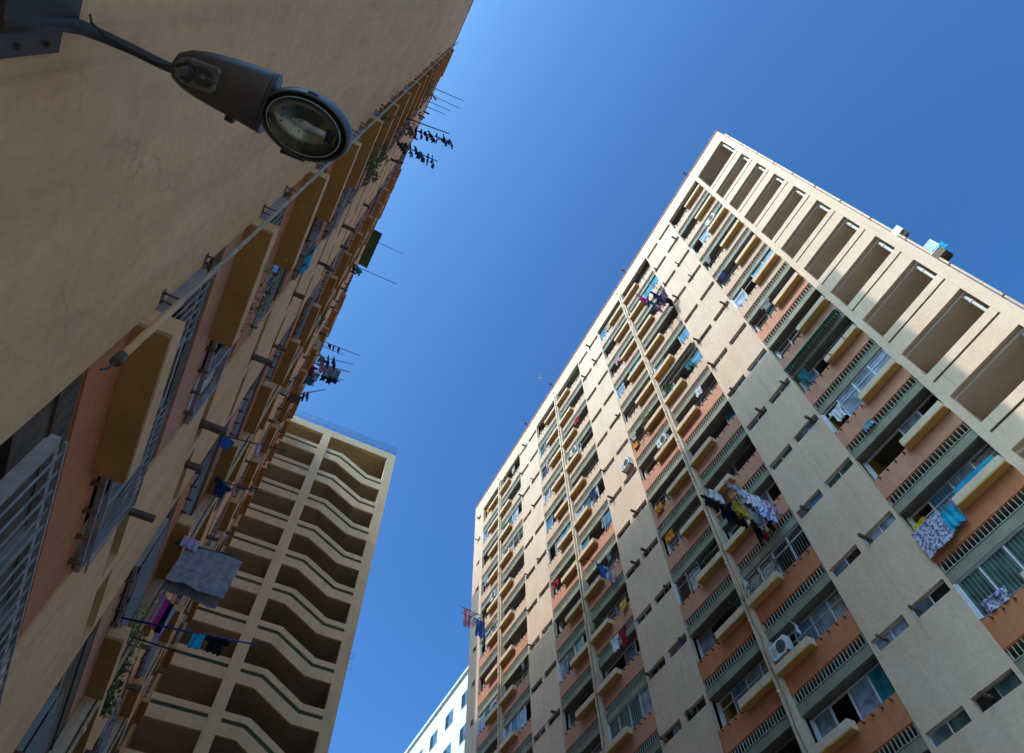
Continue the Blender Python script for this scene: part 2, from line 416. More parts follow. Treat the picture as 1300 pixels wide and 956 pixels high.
    def win_variant(code, side, key):
        """four lights; characters: B blue, P pale, C curtain, O open, D dark, G green; lower case = security bars in front"""
        H = (.41 if left else .445) * P - .01
        ws = (.52 if key == 98 else .36 if key % 3 == 0 else .24) if left else (.19 if key % 5 in (0, 3) else -.16)
        def lbx(mb, d0, d1, *a): mb.box((sg * (d0 + ws), a[0], a[2]), (sg * (d1 + ws), a[1], a[3]), a[4])
        fr = MB(); pn = MB(); br = MB()
        mat = 'alu_white' if key % 3 and not left else 'alu'
        t = .045
        lbx(fr, -.36, -.30, 0.005, Wd - .005, 0, t, mat); lbx(fr, -.36, -.30, 0.005, Wd - .005, H - t, H, mat)
        n = len(code); w = Wd / n
        lbx(fr, -.34, -.20 if not left else -.30, Wd - (.04 if left else .075), Wd - .004, t, H - t, 'alu' if left else 'alu_white')
        for i in range(n + 1):
            s = min(max(i * w, .03), Wd - .085); both_open = 0 < i < n and code[i - 1] in 'O' and code[i] in 'O'
            if both_open: continue
            lbx(fr, -.37, -.285, s - .025, s + .025, t, H - t, mat)
        if key % 2: lbx(fr, -.35, -.30, .02, Wd - .02, H * .68, H * .68 + .03, mat)
        for i, ch in enumerate(code):
            u = ch.upper()
            pm = dict(B='glass_blue', P='glass_pale', D='glass_dark', G='glass_teal', C='curtain').get(u)
            if u == 'B' and not left: pm = rnw.choice(['glass_blue', 'glass_teal', 'glass_pale', 'glass_green', 'glass_blue'])
            if pm and u != 'C': lbx(pn, -.335, -.325, i * w + .026, (i + 1) * w - .026, t, H - t, pm)
            if u == 'C':
                z0, z1 = t, H - t; N = 14
                for q in range(N):
                    a = i * w + .03 + (w - .06) * q / N; b = i * w + .03 + (w - .06) * (q + 1) / N
                    d0 = -.40 + ws - .03 * (q % 2); d1 = -.40 + ws - .03 * ((q + 1) % 2)
                    pn.quad([(sg * d0, a, z0), (sg * d1, b, z0), (sg * d1, b, z1), (sg * d0, a, z1)], 'curtain')
            if ch.islower():
                a, b = i * w, (i + 1) * w
                nb = 7 if key != 98 else 5
                for q in range(nb):
                    s = a + (b - a) * (q + .5) / nb
                    lbx(br, -.262, -.248, s - (.0045 if key != 98 else .003), s + (.0045 if key != 98 else .003), .03, H - .02, 'alu')
                lbx(br, -.266, -.244, a, b, .03, .05, 'alu'); lbx(br, -.266, -.244, a, b, H - .04, H - .02, 'alu')
        return (fr.mesh('window'), pn.mesh('pane') if pn.f else None, br.mesh('security_bars') if br.f else None)
    codes = ['BOOB', 'oooo', 'OPOO', 'BBOP', 'ooOC', 'PBBO', 'OOoo', 'CbbO', 'OPBP', 'dpCO', 'bbbb', 'OPPO', 'BOOP', 'ooCC', 'GPOB', 'OOCD', 'pood', 'CCbO', 'GGPO', 'PCcP']
    if left: codes = ['oooo', 'oodo', 'oood', 'booo', 'DooO', 'OOoo', 'ooOC', 'dOOo', 'DOoo', 'oodD', 'Cooo', 'BooO', 'oDoo', 'oOoo', 'ooDo']
    wins = [win_variant(c, 0, i) for i, c in enumerate(codes)]
    cage = win_variant('oooo', 0, 98) if left else None
    SP, PL, VT, LN, WN, SK = [], [], [], [], [], []
    def f_sk(mb):
        a = sg * .0
        mb.tube([(sg * -.05, 0, 0), (sg * .09, 0, .008)], .024, 'rust', 8)
        mb.tube([(sg * -.029, 0, -.001), (sg * -.012, 0, 0)], .036, 'rust', 8)
    for hi, (s0, s1, side) in enumerate(halves):
        for k in range(0, nfl + 1):
            zs = zk(k + 1, .25)                    # sill of the window of storey k
            kk = k + 1
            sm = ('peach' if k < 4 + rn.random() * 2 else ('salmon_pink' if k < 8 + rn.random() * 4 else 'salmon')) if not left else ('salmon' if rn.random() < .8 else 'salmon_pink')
            if kk <= nfl:
                SP.append((get(('spandrel', sm), f_sp(sm)), W(0, s0, zk(kk, .25)), None, None))
                ps = s0 if side == 'lo' else s1 - 1.74
                PL.append((get('planter', f_pl), W(0, ps, zk(kk, .215)), None, None))
                VT.append((get('vent_grille', f_vent), W(0, s0, zk(kk, .55)), None, None))
                LN.append((get('lintel', f_lin), W(0, s0, zk(kk, .68)), None, None))
                for q in range(4):
                    ss = (s0 + 1.95 + q * .38) if side == 'lo' else (s0 + .25 + q * .38)
                    SK.append((get('pole_socket', f_sk), W(0, ss, zk(kk, .29)), None, None))
            if k == 0:
                # top storey lintel strip directly under the roof band
                pass
            if kk <= nfl:
                f, p, b = wins[rn.randrange(len(wins))]
                if left and hi == 0 and kk >= 16: f, p, b = cage
                WN.append((f, W(0, s0, zk(kk, .25) + .003), [('pane', p), ('security_bars', b)], None))
    place(root, 'spandrel', SP); place(root, 'planter', PL); place(root, 'vent_grille', VT); place(root, 'lintel', LN)
    place(root, 'window', WN); place(root, 'pole_socket', SK)
    # small windows in the blank walls
    def sw_variant(i, w, h):
        fr = MB(); pn = MB(); m = 'alu' if i % 2 else 'alu_white'
        lbx(fr, -.16, -.12, 0, w, 0, .03, m); lbx(fr, -.16, -.12, 0, w, h - .03, h, m)
        for s in (0, w / 2 - .015, w - .03): lbx(fr, -.165, -.11, s, s + .03, .03, h - .03, m)
        gm = ['glass_green', 'glass_dark', 'glass_pale', 'glass_green', 'glass_blue'][i % 5]
        lbx(pn, -.145, -.135, .03, w / 2 - .015, .03, h - .03, gm)
        if i % 3:
            lbx(pn, -.15, -.14, w / 2 + .015, w - .03, .03, h - .03, 'glass_dark' if i % 2 else gm)
        else:
            for q in range(4):
                z = .04 + (h - .08) * q / 4
                pn.quad([(sg * -.15, w / 2 + .015, z), (sg * -.15, w - .03, z), (sg * -.09, w - .03, z + .06), (sg * -.09, w / 2 + .015, z + .06)], 'glass_pale')
        return fr.mesh('slot_window'), pn.mesh('pane')
    cache = {}
    SW, EX = [], []
    def f_ex(L, r):
        def f(mb):
            mb.box((sg * -.1, -r, -r), (sg * L, r, r), 'pipe_brown')
            mb.box((sg * (L - .004), -r * .7, -r * .7), (sg * (L + .002), r * .7, r * .7), 'grille')
            mb.box((sg * -.002, -r * 1.6, -r * 1.6), (sg * .015, r * 1.6, r * 1.6), 'pipe_brown')
        return f
    for (k, a, b, z0, z1) in smallwin:
        i = rn.randrange(10); key = (i, round(b - a, 2))
        if key not in cache: cache[key] = sw_variant(i, b - a, z1 - z0)
        f, p = cache[key]
        SW.append((f, W(0, a, z0), [('pane', p)], None))
        if rn.random() < .6:
            v = rn.randrange(3); L = (.26, .34, .42)[v]; r = (.045, .035, .05)[v]
            EX.append((get(('exhaust_pipe', v), f_ex(L, r)), W(0, rn.choice((a + .22, b - .2, b - .45)), z0 + .18), None, None))
    place(root, 'slot_window', SW); place(root, 'exhaust_pipe', EX)
    # -- corridor strip at the near end
    if loggia:
        lg = MB(); m = 'cream'
        bx(lg, -.24, 0, 0, .40, GZ, roof, m); bx(lg, -.24, 0.012, 3.2, 3.48, GZ, roof, m)
        bx(lg, -.24, 0, .40, 3.2, zk(0, .63), roof, m)
        bx(lg, -depth, -.241, 3.3, 3.44, GZ, roof - .51, m)
        obj('gallery_frame', lg.mesh('gallery_frame', off), root)
        BM, SL, LP = [], [], []
        def f_bm(mb):
            lbx(mb, -.16, -.004, .402, 3.198, -.14 * P, 0, 'cream')          # rail
            lbx(mb, -.16, -.08, .402, 3.198, -.165 * P - .03, -.1401 * P, 'slot_green')
            lbx(mb, -.16, -.004, .402, 3.198, -.46 * P, -.175 * P, 'cream')
            mb.quad([(sg * -.005, .402, -.1765 * P + .003), (sg * -.005, 3.198, -.1765 * P + .003), (sg * -.15, 3.198, -.1765 * P + .03), (sg * -.15, .402, -.1765 * P + .03)], 'slot_green')
        def f_sl(mb):
            lbx(mb, -2.4, -.162, .205, 3.29, -.12, 0, 'corridor')
            lbx(mb, -2.5, -2.402, .205, 3.29, -2.7, 0, 'corridor')
        m_ = MB(); m_.tube([W(-.26, .565, GZ), W(-.26, .565, zk(0, .64))], .06, 'white_box', 10)
        for k in range(nfl): m_.tube([W(-.26, .565, zk(k, 1.40)), W(-.26, .565, zk(k, 1.36))], .075, 'white_box', 10)
        obj('drain_pipe', m_.mesh('drain_pipe', off), root)
        for k in range(1, nfl + 1):
            if k > 0: BM.append((get('parapet', f_bm), W(0, 0, zk(k, .73)), None, None))
            SL.append((get('gallery_slab', f_sl), W(0, 0, zk(k, 1.17 + .02)), None, None))
        place(root, 'parapet', BM); place(root, 'gallery_slab', SL)
        # ceiling under the roof
        m_ = MB(); bx(m_, -2.4, -.242, .205, 3.29, zk(0, .60), zk(0, .56), 'corridor'); obj('gallery_ceiling', m_.mesh('gallery_ceiling', off), root)
    return root

HV = [(3.48, 6.87, 'lo'), (9.99, 13.38, 'hi'), (13.64, 17.03, 'lo'), (20.15, 23.54, 'hi'), (23.80, 27.19, 'lo'), (30.31, 33.70, 'hi'), (33.96, 37.35, 'lo')]
BL = [(6.87, 9.99), (17.03, 20.15), (27.19, 30.31)]
RB = block('apartment_block', 'tall cream apartment block, sunlit on its upper half, with open galleries at its corner', 17.4, -1, 47.8, 39.14, HV, BL,
           (37.35, 39.14, True), True, 11.0, 'cream', 11)
LB = block('apartment_block', 'cream apartment block in shade seen from close below, big plain wall behind the street lamp', -1.59, 1, 47.03, 36.5, HV[:6], BL,
           (33.70, 36.5, False), False, 10.0, 'cream_left', 5, left=True)

# extras of the right block on its near end wall: pipe along the corner
m = MB(); m.tube([(17.75, -.07, GZ), (17.75, -.07, 47)], .05, 'cream_trim', 8)
for k in range(17): m.box((17.69, -.12, 46 - k * P), (17.81, 0, 46.06 - k * P), 'rust')
obj('drain_pipe', m.mesh('drain_pipe', (17.4, 0, GZ)), RB)
# conduit beside the corner of the left block
m = MB()
m.tube([(-1.30, 3.06, 4.75), (-1.30, 3.08, 12), (-1.31, 3.06, 30), (-1.32, 3.05, 45.5)], .023, 'pipe_grey', 8)
m.tube([(-1.30, 3.05, 3.86), (-1.30, 3.06, 4.8)], .029, 'cream_left', 10)
m.tube([(-1.30, 3.05, 3.80), (-1.30, 3.05, 3.90)], .037, 'pipe_brown', 10)
m.tube([(-1.30, 3.05, 3.83), (-1.28, 3.0, 3.66), (-1.30, 2.98, 3.60)], .008, 'dark_metal', 6)
for z in (5.5, 7.4, 9.6, 13, 17, 21, 26, 32, 38): m.tube([(-1.30, 3.07, z), (-1.30, 3.07, z + .06)], .032, 'pipe_grey', 8)
cd = obj('conduit', m.mesh('conduit', (-1.59, 0, GZ)), LB)
BK = []
m = MB()
m.box((0, -.012, -.012), (.15, .0, .012), 'rust'); m.box((.138, .001, -.012), (.15, .07, .012), 'rust'); m.box((0, .07, -.012), (.15, .082, .012), 'rust'); m.box((0, -.03, -.03), (.008, .10, .04), 'pipe_brown')
bm_ = m.mesh('pipe_bracket')
for k in range(16):
    BK.append((bm_, (-1.589, 3.36, 5.3 + k * P), None, None))
    if k < 15: BK.append((bm_, (-1.589, 3.36, 5.3 + k * P + .95), None, None))
place(LB, 'pipe_bracket', BK)

# ------------------------------------------------------------------ stair block closing the court
SB = thing('stair_block', 'tan staircase block with zigzag open landings at the far end of the court', 'stair block', (5, 36.6, GZ))
off = (5, 36.6, GZ); Y0 = 36.6; TR = 47.6
m = MB(); t = 'tan_wall'
m.box((7.42, Y0, GZ), (8.15, Y0 + .35, TR), t)
m.box((8.0, Y0 + .351, GZ), (8.15, Y0 + 6.2, TR), t)
m.box((-1.57, Y0 + .002, 46.8), (7.42, Y0 + .35, TR), t)
m.box((-11.6, Y0 + 6.2, GZ), (8.15, Y0 + 6.4, TR), t)
m.box((-11.6, Y0 + .36, GZ), (-11.4, Y0 + 6.2, TR), t)
m.box((-11.4, Y0 + .36, 47.1), (7.99, Y0 + 6.19, 47.4), t)
obj('wall', m.mesh('wall', off), SB)
m = MB(); m.box((1.48, Y0 - .06, GZ), (2.18, Y0 + .349, 46.8), t); obj('pier', m.mesh('pier', off), SB)
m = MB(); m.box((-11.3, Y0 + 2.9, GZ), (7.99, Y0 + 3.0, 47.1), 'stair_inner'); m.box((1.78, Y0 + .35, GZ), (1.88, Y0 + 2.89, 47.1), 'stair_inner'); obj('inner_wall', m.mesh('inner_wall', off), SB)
def zig(a, b, dz, x0=2.18, x1=7.42):
    # a,b = x of bends; returns polyline points offset
    return [(x0, 0), (a, 0), (b, dz), (x1, dz)]
DZ = -1.35
for j in range(0, 15):
    zr = 45.2 - 2.9 * j
    for (nm, pa, pb, mat, y1) in (('stair_rail', (3.62, 6.10, 0, 0), (3.50, 6.04, -.37, -.37), t, Y0 + .15), ('stair_slot', (3.50, 6.04, -.372, -.372), (3.44, 5.98, -.60, -.60), 'slot_green', Y0 + .15),
                                  ('stair_parapet', (3.44, 5.98, -.602, -.602), (3.26, 5.75, -1.27, -1.27), t, Y0 + .16)):
        A = [(2.18, zr + pa[2]), (pa[0], zr + pa[2]), (pa[1], zr + pa[2] + DZ), (7.42, zr + pa[2] + DZ)]
        B = [(2.18, zr + pb[2]), (pb[0], zr + pb[2]), (pb[1], zr + pb[2] + DZ), (7.42, zr + pb[2] + DZ)]
        mb = MB()
        y0 = Y0 + (.0 if nm != 'stair_slot' else .07)
        for i in range(3):
            q = [A[i], A[i + 1], B[i + 1], B[i]]
            mb.prism(q, y0, y1, mat)
        obj(nm, mb.mesh(nm, off), SB)
    mb = MB()   # flight soffit
    A = [(2.18, zr - 1.10), (3.30, zr - 1.10), (5.80, zr - 1.10 + DZ), (7.42, zr - 1.10 + DZ)]
    for i in range(3):
        q = [A[i], A[i + 1], (A[i + 1][0], A[i + 1][1] - .165), (A[i][0], A[i][1] - .165)]
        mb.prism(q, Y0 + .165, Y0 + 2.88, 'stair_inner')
    obj('stair_flight', mb.mesh('stair_flight', off), SB)
    mb = MB()
    mb.box((-1.57, Y0, zr - .36), (1.48, Y0 + .15, zr), t); mb.box((-1.57, Y0, zr - 1.26), (1.48, Y0 + .16, zr - .58), t)
    mb.box((-1.57, Y0 + .07, zr - .578), (1.48, Y0 + .15, zr - .362), 'slot_green')
    obj('landing_parapet', mb.mesh('landing_parapet', off), SB)
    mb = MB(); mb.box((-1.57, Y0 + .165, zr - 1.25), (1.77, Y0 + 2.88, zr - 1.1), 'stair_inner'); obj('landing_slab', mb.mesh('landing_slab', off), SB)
mb = MB()
for i in range(14): mb.tube([(-1.5 + i * .74, Y0 + .12, TR), (-1.5 + i * .74, Y0 + .12, TR + 1.15)], .018, 'dark_metal', 6)
for z in (.35, .62, .88, 1.15): mb.tube([(-1.5, Y0 + .12, TR + z), (8.1, Y0 + .12, TR + z)], .015, 'dark_metal', 6)
for i in range(13): mb.tube([(-1.5 + i * .74, Y0 + .12, TR + .35), (-1.13 + i * .74, Y0 + .12, TR + .62), (-.76 + i * .74, Y0 + .12, TR + .35)], .009, 'dark_metal', 5)
obj('roof_railing', mb.mesh('roof_railing', off), SB)
for (z, w) in ((35.0, .38), (27.6, .3), (26.9, .3)):
    mb = MB(); mb.tube([(8.14, 36.8, z), (8.14 + w, 36.8, z), (8.14 + w, 36.8, z - .35), (8.16, 36.8, z - .35)], .014, 'pipe_grey', 6); obj('step_iron', mb.mesh('step_iron', off), SB)

# ------------------------------------------------------------------ pale building beyond
BB = thing('apartment_block', 'distant white building showing only its roof edge at the lower centre', 'apartment block', (26, 50, GZ))
m = MB(); m.box((20, 43, GZ), (32, 62, 35.35), 'white_building'); obj('wall', m.mesh('wall', (26, 50, GZ)), BB)
wm = MB(); wm.box((-.03, 0, 0), (.0, 1.5, 1.2), 'alu'); wm.box((-.035, .06, .06), (-.031, .72, 1.14), 'glass_blue'); wm.box((-.035, .78, .06), (-.031, 1.44, 1.14), 'glass_dark'); wmm = wm.mesh('window')
place(BB, 'window', [(wmm, (19.999, 44.5 + i * 3.1, 32.6 - k * 2.8), None, None) for i in range(6) for k in range(11)])
m = MB(); m.box((19.8, 42.8, 35.35), (32.2, 62.2, 35.55), 'white_building'); obj('roof_coping', m.mesh('roof_coping', (26, 50, GZ)), BB)

# ------------------------------------------------------------------ ground
m = MB(); m.quad([(-600, -600, GZ), (600, -600, GZ), (600, 600, GZ), (-600, 600, GZ)], 'asphalt'); o = obj('ground', m); o['kind'] = 'structure'
m = MB(); m.box((-1.59, -30, GZ + .004), (17.4, 36.6, GZ + .12), 'paving'); o = obj('pavement', m); o['kind'] = 'structure'

# ------------------------------------------------------------------ street lamp on the left wall
LM = thing('street_lamp', 'dark grey street lamp on a bent arm bolted to the cream wall', 'street lamp', (-1.57, .93, 3.0))
lo = LM.location
m = MB()
m.box((-1.588, .64, 2.62), (-1.565, 1.02, 3.03), 'lamp_dark'); m.box((-1.564, .74, 2.60), (-1.535, .90, 3.07), 'lamp_dark')
for (y, z) in ((.98, 2.76), (.98, 2.94), (.67, 2.7), (.67, 2.98)): m.tube([(-1.566, y, z), (-1.55, y, z)], .013, 'rust', 6)
obj('wall_plate', m.mesh('wall_plate', lo), LM)
m = MB(); m.tube([(-1.56, .875, 2.6), (-1.555, .88, 2.85), (-1.55, .885, 2.99), (-1.52, .89, 3.07), (-1.46, .90, 3.13), (-1.36, .91, 3.185), (-1.25, .925, 3.235), (-1.14, .93, 3.285)], [.036, .036, .035, .031, .027, .024, .023, .023], 'lamp_dark', 14)
obj('arm', m.mesh('arm', lo), LM)
m = MB(); m.tube([(-1.56, .86, 3.2), (-1.5, .862, 3.1), (-1.44, .885, 3.10), (-1.34, .90, 3.145), (-1.26, .912, 3.19), (-1.2, .915, 3.245)], .006, 'dark_metal', 6); obj('feed_cable', m.mesh('feed_cable', lo), LM)
# housing: loft along x; (x, y centre, half width, underside z, top z)
secs = [(-1.232, .925, .022, 3.285, 3.325), (-1.215, .918, .062, 3.265, 3.35), (-1.17, .913, .092, 3.258, 3.372), (-1.10, .908, .112, 3.254, 3.395), (-1.0, .902, .128, 3.252, 3.42),
        (-.90, .898, .138, 3.252, 3.435), (-.82, .897, .147, 3.256, 3.44), (-.785, .897, .15, 3.262, 3.44)]
def ring(x, yc, w, z0, z1, n=28, p=2.6):
    out = []; zc = z0 + (z1 - z0) * .45
    for q in range(n):
        a = 2 * math.pi * q / n; c, s_ = math.cos(a), math.sin(a)
        yv = w * math.copysign(abs(c) ** (2 / p), c); zv = math.copysign(abs(s_) ** (2 / p), s_)
        out.append((x, yc + yv, zc + (z1 - zc) * zv if zv > 0 else zc + (zc - z0) * zv))
    return out
m = MB(); m.loft([ring(*s) for s in secs], 'lamp_grey'); hs = obj('housing', m.mesh('housing', lo), LM)
m = MB(); m.box((-.95, 1.025, 3.29), (-.91, 1.052, 3.33), 'lamp_dark'); obj('latch', m.mesh('latch', lo), hs)
# front canopy: oval shell (flattened dome) over the glass
cx, cy, ax, ay = -.592, .898, .222, .158
def oval(cx, cy, a, b, z, n=36, ph=0): return [(cx + a * math.cos(2 * math.pi * q / n), cy + b * math.sin(2 * math.pi * q / n), z) for q in range(n)]
rot = R(2)
m = MB()
m.loft([oval(cx, cy, ax * .30, ay * .30, 3.455), oval(cx, cy, ax * .7, ay * .7, 3.44), oval(cx, cy, ax * .92, ay * .92, 3.40), oval(cx, cy, ax, ay, 3.34), oval(cx, cy, ax * 1.005, ay * 1.005, 3.285),
        oval(cx, cy, ax * .985, ay * .985, 3.262), oval(cx, cy, ax * .95, ay * .95, 3.250), oval(cx, cy, ax * .91, ay * .905, 3.256), oval(cx, cy, ax * .90, ay * .895, 3.285), oval(cx, cy, ax * .5, ay * .5, 3.35), oval(cx, cy, ax * .1, ay * .1, 3.352)], 'lamp_grey')
cn = obj('canopy', m.mesh('canopy', lo), LM)
m = MB(); m.box((-.63, .735, 3.268), (-.585, .752, 3.30), 'lamp_dark'); m.tube([(-.66, cy + ay + .005, 3.275), (-.54, cy + ay - .004, 3.275)], .012, 'lamp_dark', 8); obj('clip', m.mesh('clip', lo), cn)
# ridge band between housing and canopy
m = MB(); m.loft([ring(-.80, .897, .150, 3.25, 3.441), ring(-.788, .897, .152, 3.25, 3.441)], 'lamp_grey'); obj('band', m.mesh('band', lo), LM)
# gear cover plate at the tail
m = MB(); pts = [(-1.205, .895), (-1.19, .862), (-1.14, .838), (-1.02, .826), (-1.005, .84), (-1.01, .93), (-1.03, .95), (-1.10, .965), (-1.16, .962), (-1.195, .94)]
n = len(pts); i0 = len(m.v)
m.loft([[(x, y, 3.262) for x, y in pts], [(x, y, 3.242) for x, y in pts], [(-1.10 + (x + 1.10) * .93, .9 + (y - .9) * .9, 3.236) for x, y in pts]], 'gear', smooth=False)
gc = obj('gear_cover', m.mesh('gear_cover', lo), LM)
m = MB()
for r_ in (.020, .030, .041, .052):
    m.tube([(-1.075 + r_ * math.cos(a * .42), .893 + r_ * .8 * math.sin(a * .42), 3.232) for a in range(0, 15)], .0028, 'lamp_dark', 5)
m.tube([(-1.19, .90, 3.232), (-1.14, .86, 3.23), (-1.10, .87, 3.23), (-1.12, .93, 3.23), (-1.16, .94, 3.232)], .007, 'lamp_dark', 6)
m.tube([(-1.15, .85, 3.233), (-1.12, .89, 3.228), (-1.13, .95, 3.233)], .009, 'dark_metal', 6)
m.box((-1.12, .875, 3.225), (-1.09, .915, 3.236), 'dark_metal')
obj('wiring', m.mesh('wiring', lo), gc)
# reflector, lamp and glass bowl
m = MB(); 
R1 = []
for (s_, z) in ((.90, 3.262), (.84, 3.29), (.72, 3.318), (.52, 3.338), (.28, 3.346), (.04, 3.348)): R1.append(oval(cx, cy, ax * .90 * s_, ay * .89 * s_, z))
m.loft(R1, 'reflector', cap=False); obj('reflector', m.mesh('reflector', lo), LM)
m = MB(); m.tube([(-.66, .895, 3.285), (-.60, .895, 3.285), (-.56, .895, 3.285)], [.012, .02, .016], 'bulb_glass', 12); m.tube([(-.56, .895, 3.285), (-.48, .895, 3.288)], .016, 'white_box', 10); m.box((-.49, .865, 3.27), (-.455, .925, 3.31), 'lamp_dark')
obj('bulb', m.mesh('bulb', lo), LM)
m = MB(); G = []
for q in range(9):
    a = math.pi / 2 * q / 8; G.append(oval(cx, cy, ax * .905 * math.cos(a) + .001, ay * .90 * math.cos(a) + .001, 3.262 - .052 * math.sin(a)))
m.loft(G, 'clear_glass', cap=False); gl = obj('glass_bowl', m.mesh('glass_bowl', lo), LM)
sol = gl.modifiers.new('s', 'SOLIDIFY'); sol.thickness = .003
m = MB(); rb = random.Random(3)
for q in range(26):
    a = rb.uniform(0, 6.28); d_ = rb.uniform(.1, .62); x_ = cx + ax * d_ * math.cos(a); y_ = cy + ay * d_ * math.sin(a); zb_ = 3.262 - .046 * math.sqrt(max(0, 1 - (d_ / .9) ** 2)); e = rb.uniform(.0015, .004)
    m.box((x_ - e, y_ - e, zb_), (x_ + e * 1.4, y_ + e, zb_ + e), 'grille')
obj('dead_insects', m.mesh('dead_insects', lo), gl, kind='stuff')
m = MB(); ov = oval(cx, cy, ax * .80, ay * .80, 3.243, 48); m.tube(ov + [ov[0]], .0022, 'white_box', 5, cap=False); obj('gasket', m.mesh('gasket', lo), LM)

# ------------------------------------------------------------------ laundry
def garment(kind, w, h, mat, label, loc, rz=0.0, cat=None, group=None, seed=0):
    rn = random.Random(str(loc) + kind)
    nu, nvv = 12, 12
    prof = dict(shirt=lambda v: .5 if v < .28 else (.5 - .2 * min(1, (v - .28) / .05) if v < .33 else .30 + .02 * v),
                dress=lambda v: .26 + .24 * v, towel=lambda v: .5 - .03 * math.sin(v * 3), sheet=lambda v: .5,
                trousers=lambda v: .36 + .05 * v, sock=lambda v: .3 + .2 * v * v)[kind]
    ph = rn.random() * 6; k1 = rn.uniform(2, 3.5); amp = w * (.055 if kind != 'sheet' else .014)
    mb = MB(); idx = {}
    for side in (0, 1):
        for j in range(nvv + 1):
            v = j / nvv
            for i in range(nu + 1):
                u = i / nu * 2 - 1
                x = u * prof(v) * w; dep = amp * (.3 + v) * math.sin(k1 * u * 3 + ph + v * 1.2) + amp * .5 * math.sin(7 * v + ph * 2 + u * 2)
                z = -v * h - (0.05 * h * abs(u) if kind == 'shirt' and v > 0 and v < .3 else 0) - .02 * h * math.sin(5 * u + ph) * v
                if kind == 'shirt' and v < .1: z -= .05 * h * (1 - abs(u)) * (1 - v * 10)
                idx[(side, j, i)] = len(mb.v); mb.v.append((x, dep + (.012 if side else -.012) * (1 if kind != 'sheet' else .3), z))
    k = mb.mat(mat)
    def keep(j, i):
        if kind == 'trousers' and j > 3 and i in (nu // 2 - 1, nu // 2): return i != nu // 2
        return True
    for j in range(nvv):
        for i in range(nu):
            if kind == 'trousers' and j > 3 and i in (5, 6): continue
            for side in (0, 1):
                q = [idx[(side, j, i)], idx[(side, j, i + 1)], idx[(side, j + 1, i + 1)], idx[(side, j + 1, i)]]
                mb.f.append(tuple(q if side else q[::-1])); mb.mi.append(k); mb.smooth.add(len(mb.f) - 1)
    o = obj({'sock': 'sock', 'sheet': 'bed_sheet', 'towel': 'towel', 'shirt': 'shirt', 'dress': 'dress', 'trousers': 'trousers'}[kind], mb, None, loc)
    o.rotation_euler = (rn.uniform(-.06, .06), rn.uniform(-.05, .05), rz)
    tag(o, label, cat or {'sock': 'sock', 'sheet': 'bed sheet', 'towel': 'towel', 'shirt': 'shirt', 'dress': 'dress', 'trousers': 'trousers'}[kind], group)
    return o
def pole(base, tip, mat, r, label, group='laundry poles sticking out of the facades'):
    m = MB(); b = Vector(base); t_ = Vector(tip); mid = (b + t_) / 2 - Vector((0, 0, .015))
    m.tube([b, mid, t_], [r, r * .95, r * .8], mat, 8)
    o = obj('laundry_pole', m.mesh('laundry_pole', base), None, base); tag(o, label, 'laundry pole', group); return o
HB = R(90); SHW, SHX, SHH = 1.17, -.65, 1.0
def row(base, tip, specs, where):
    """specs: (fraction along pole, kind, w, h, colour, colour word, flat?, descr)"""
    b = Vector(base); t_ = Vector(tip)
    for i, (f, kind, w, h, mat, word, flat) in enumerate(specs):
        p = b + (t_ - b) * f
        rz = (0 if flat else R(52) + (-.35, .3, .1, -.15)[i % 4]); w *= 1.25
        garment(kind, w, h, mat, word + ' ' + where, (p.x, p.y, p.z - .02), rz, group='laundry hanging on poles')

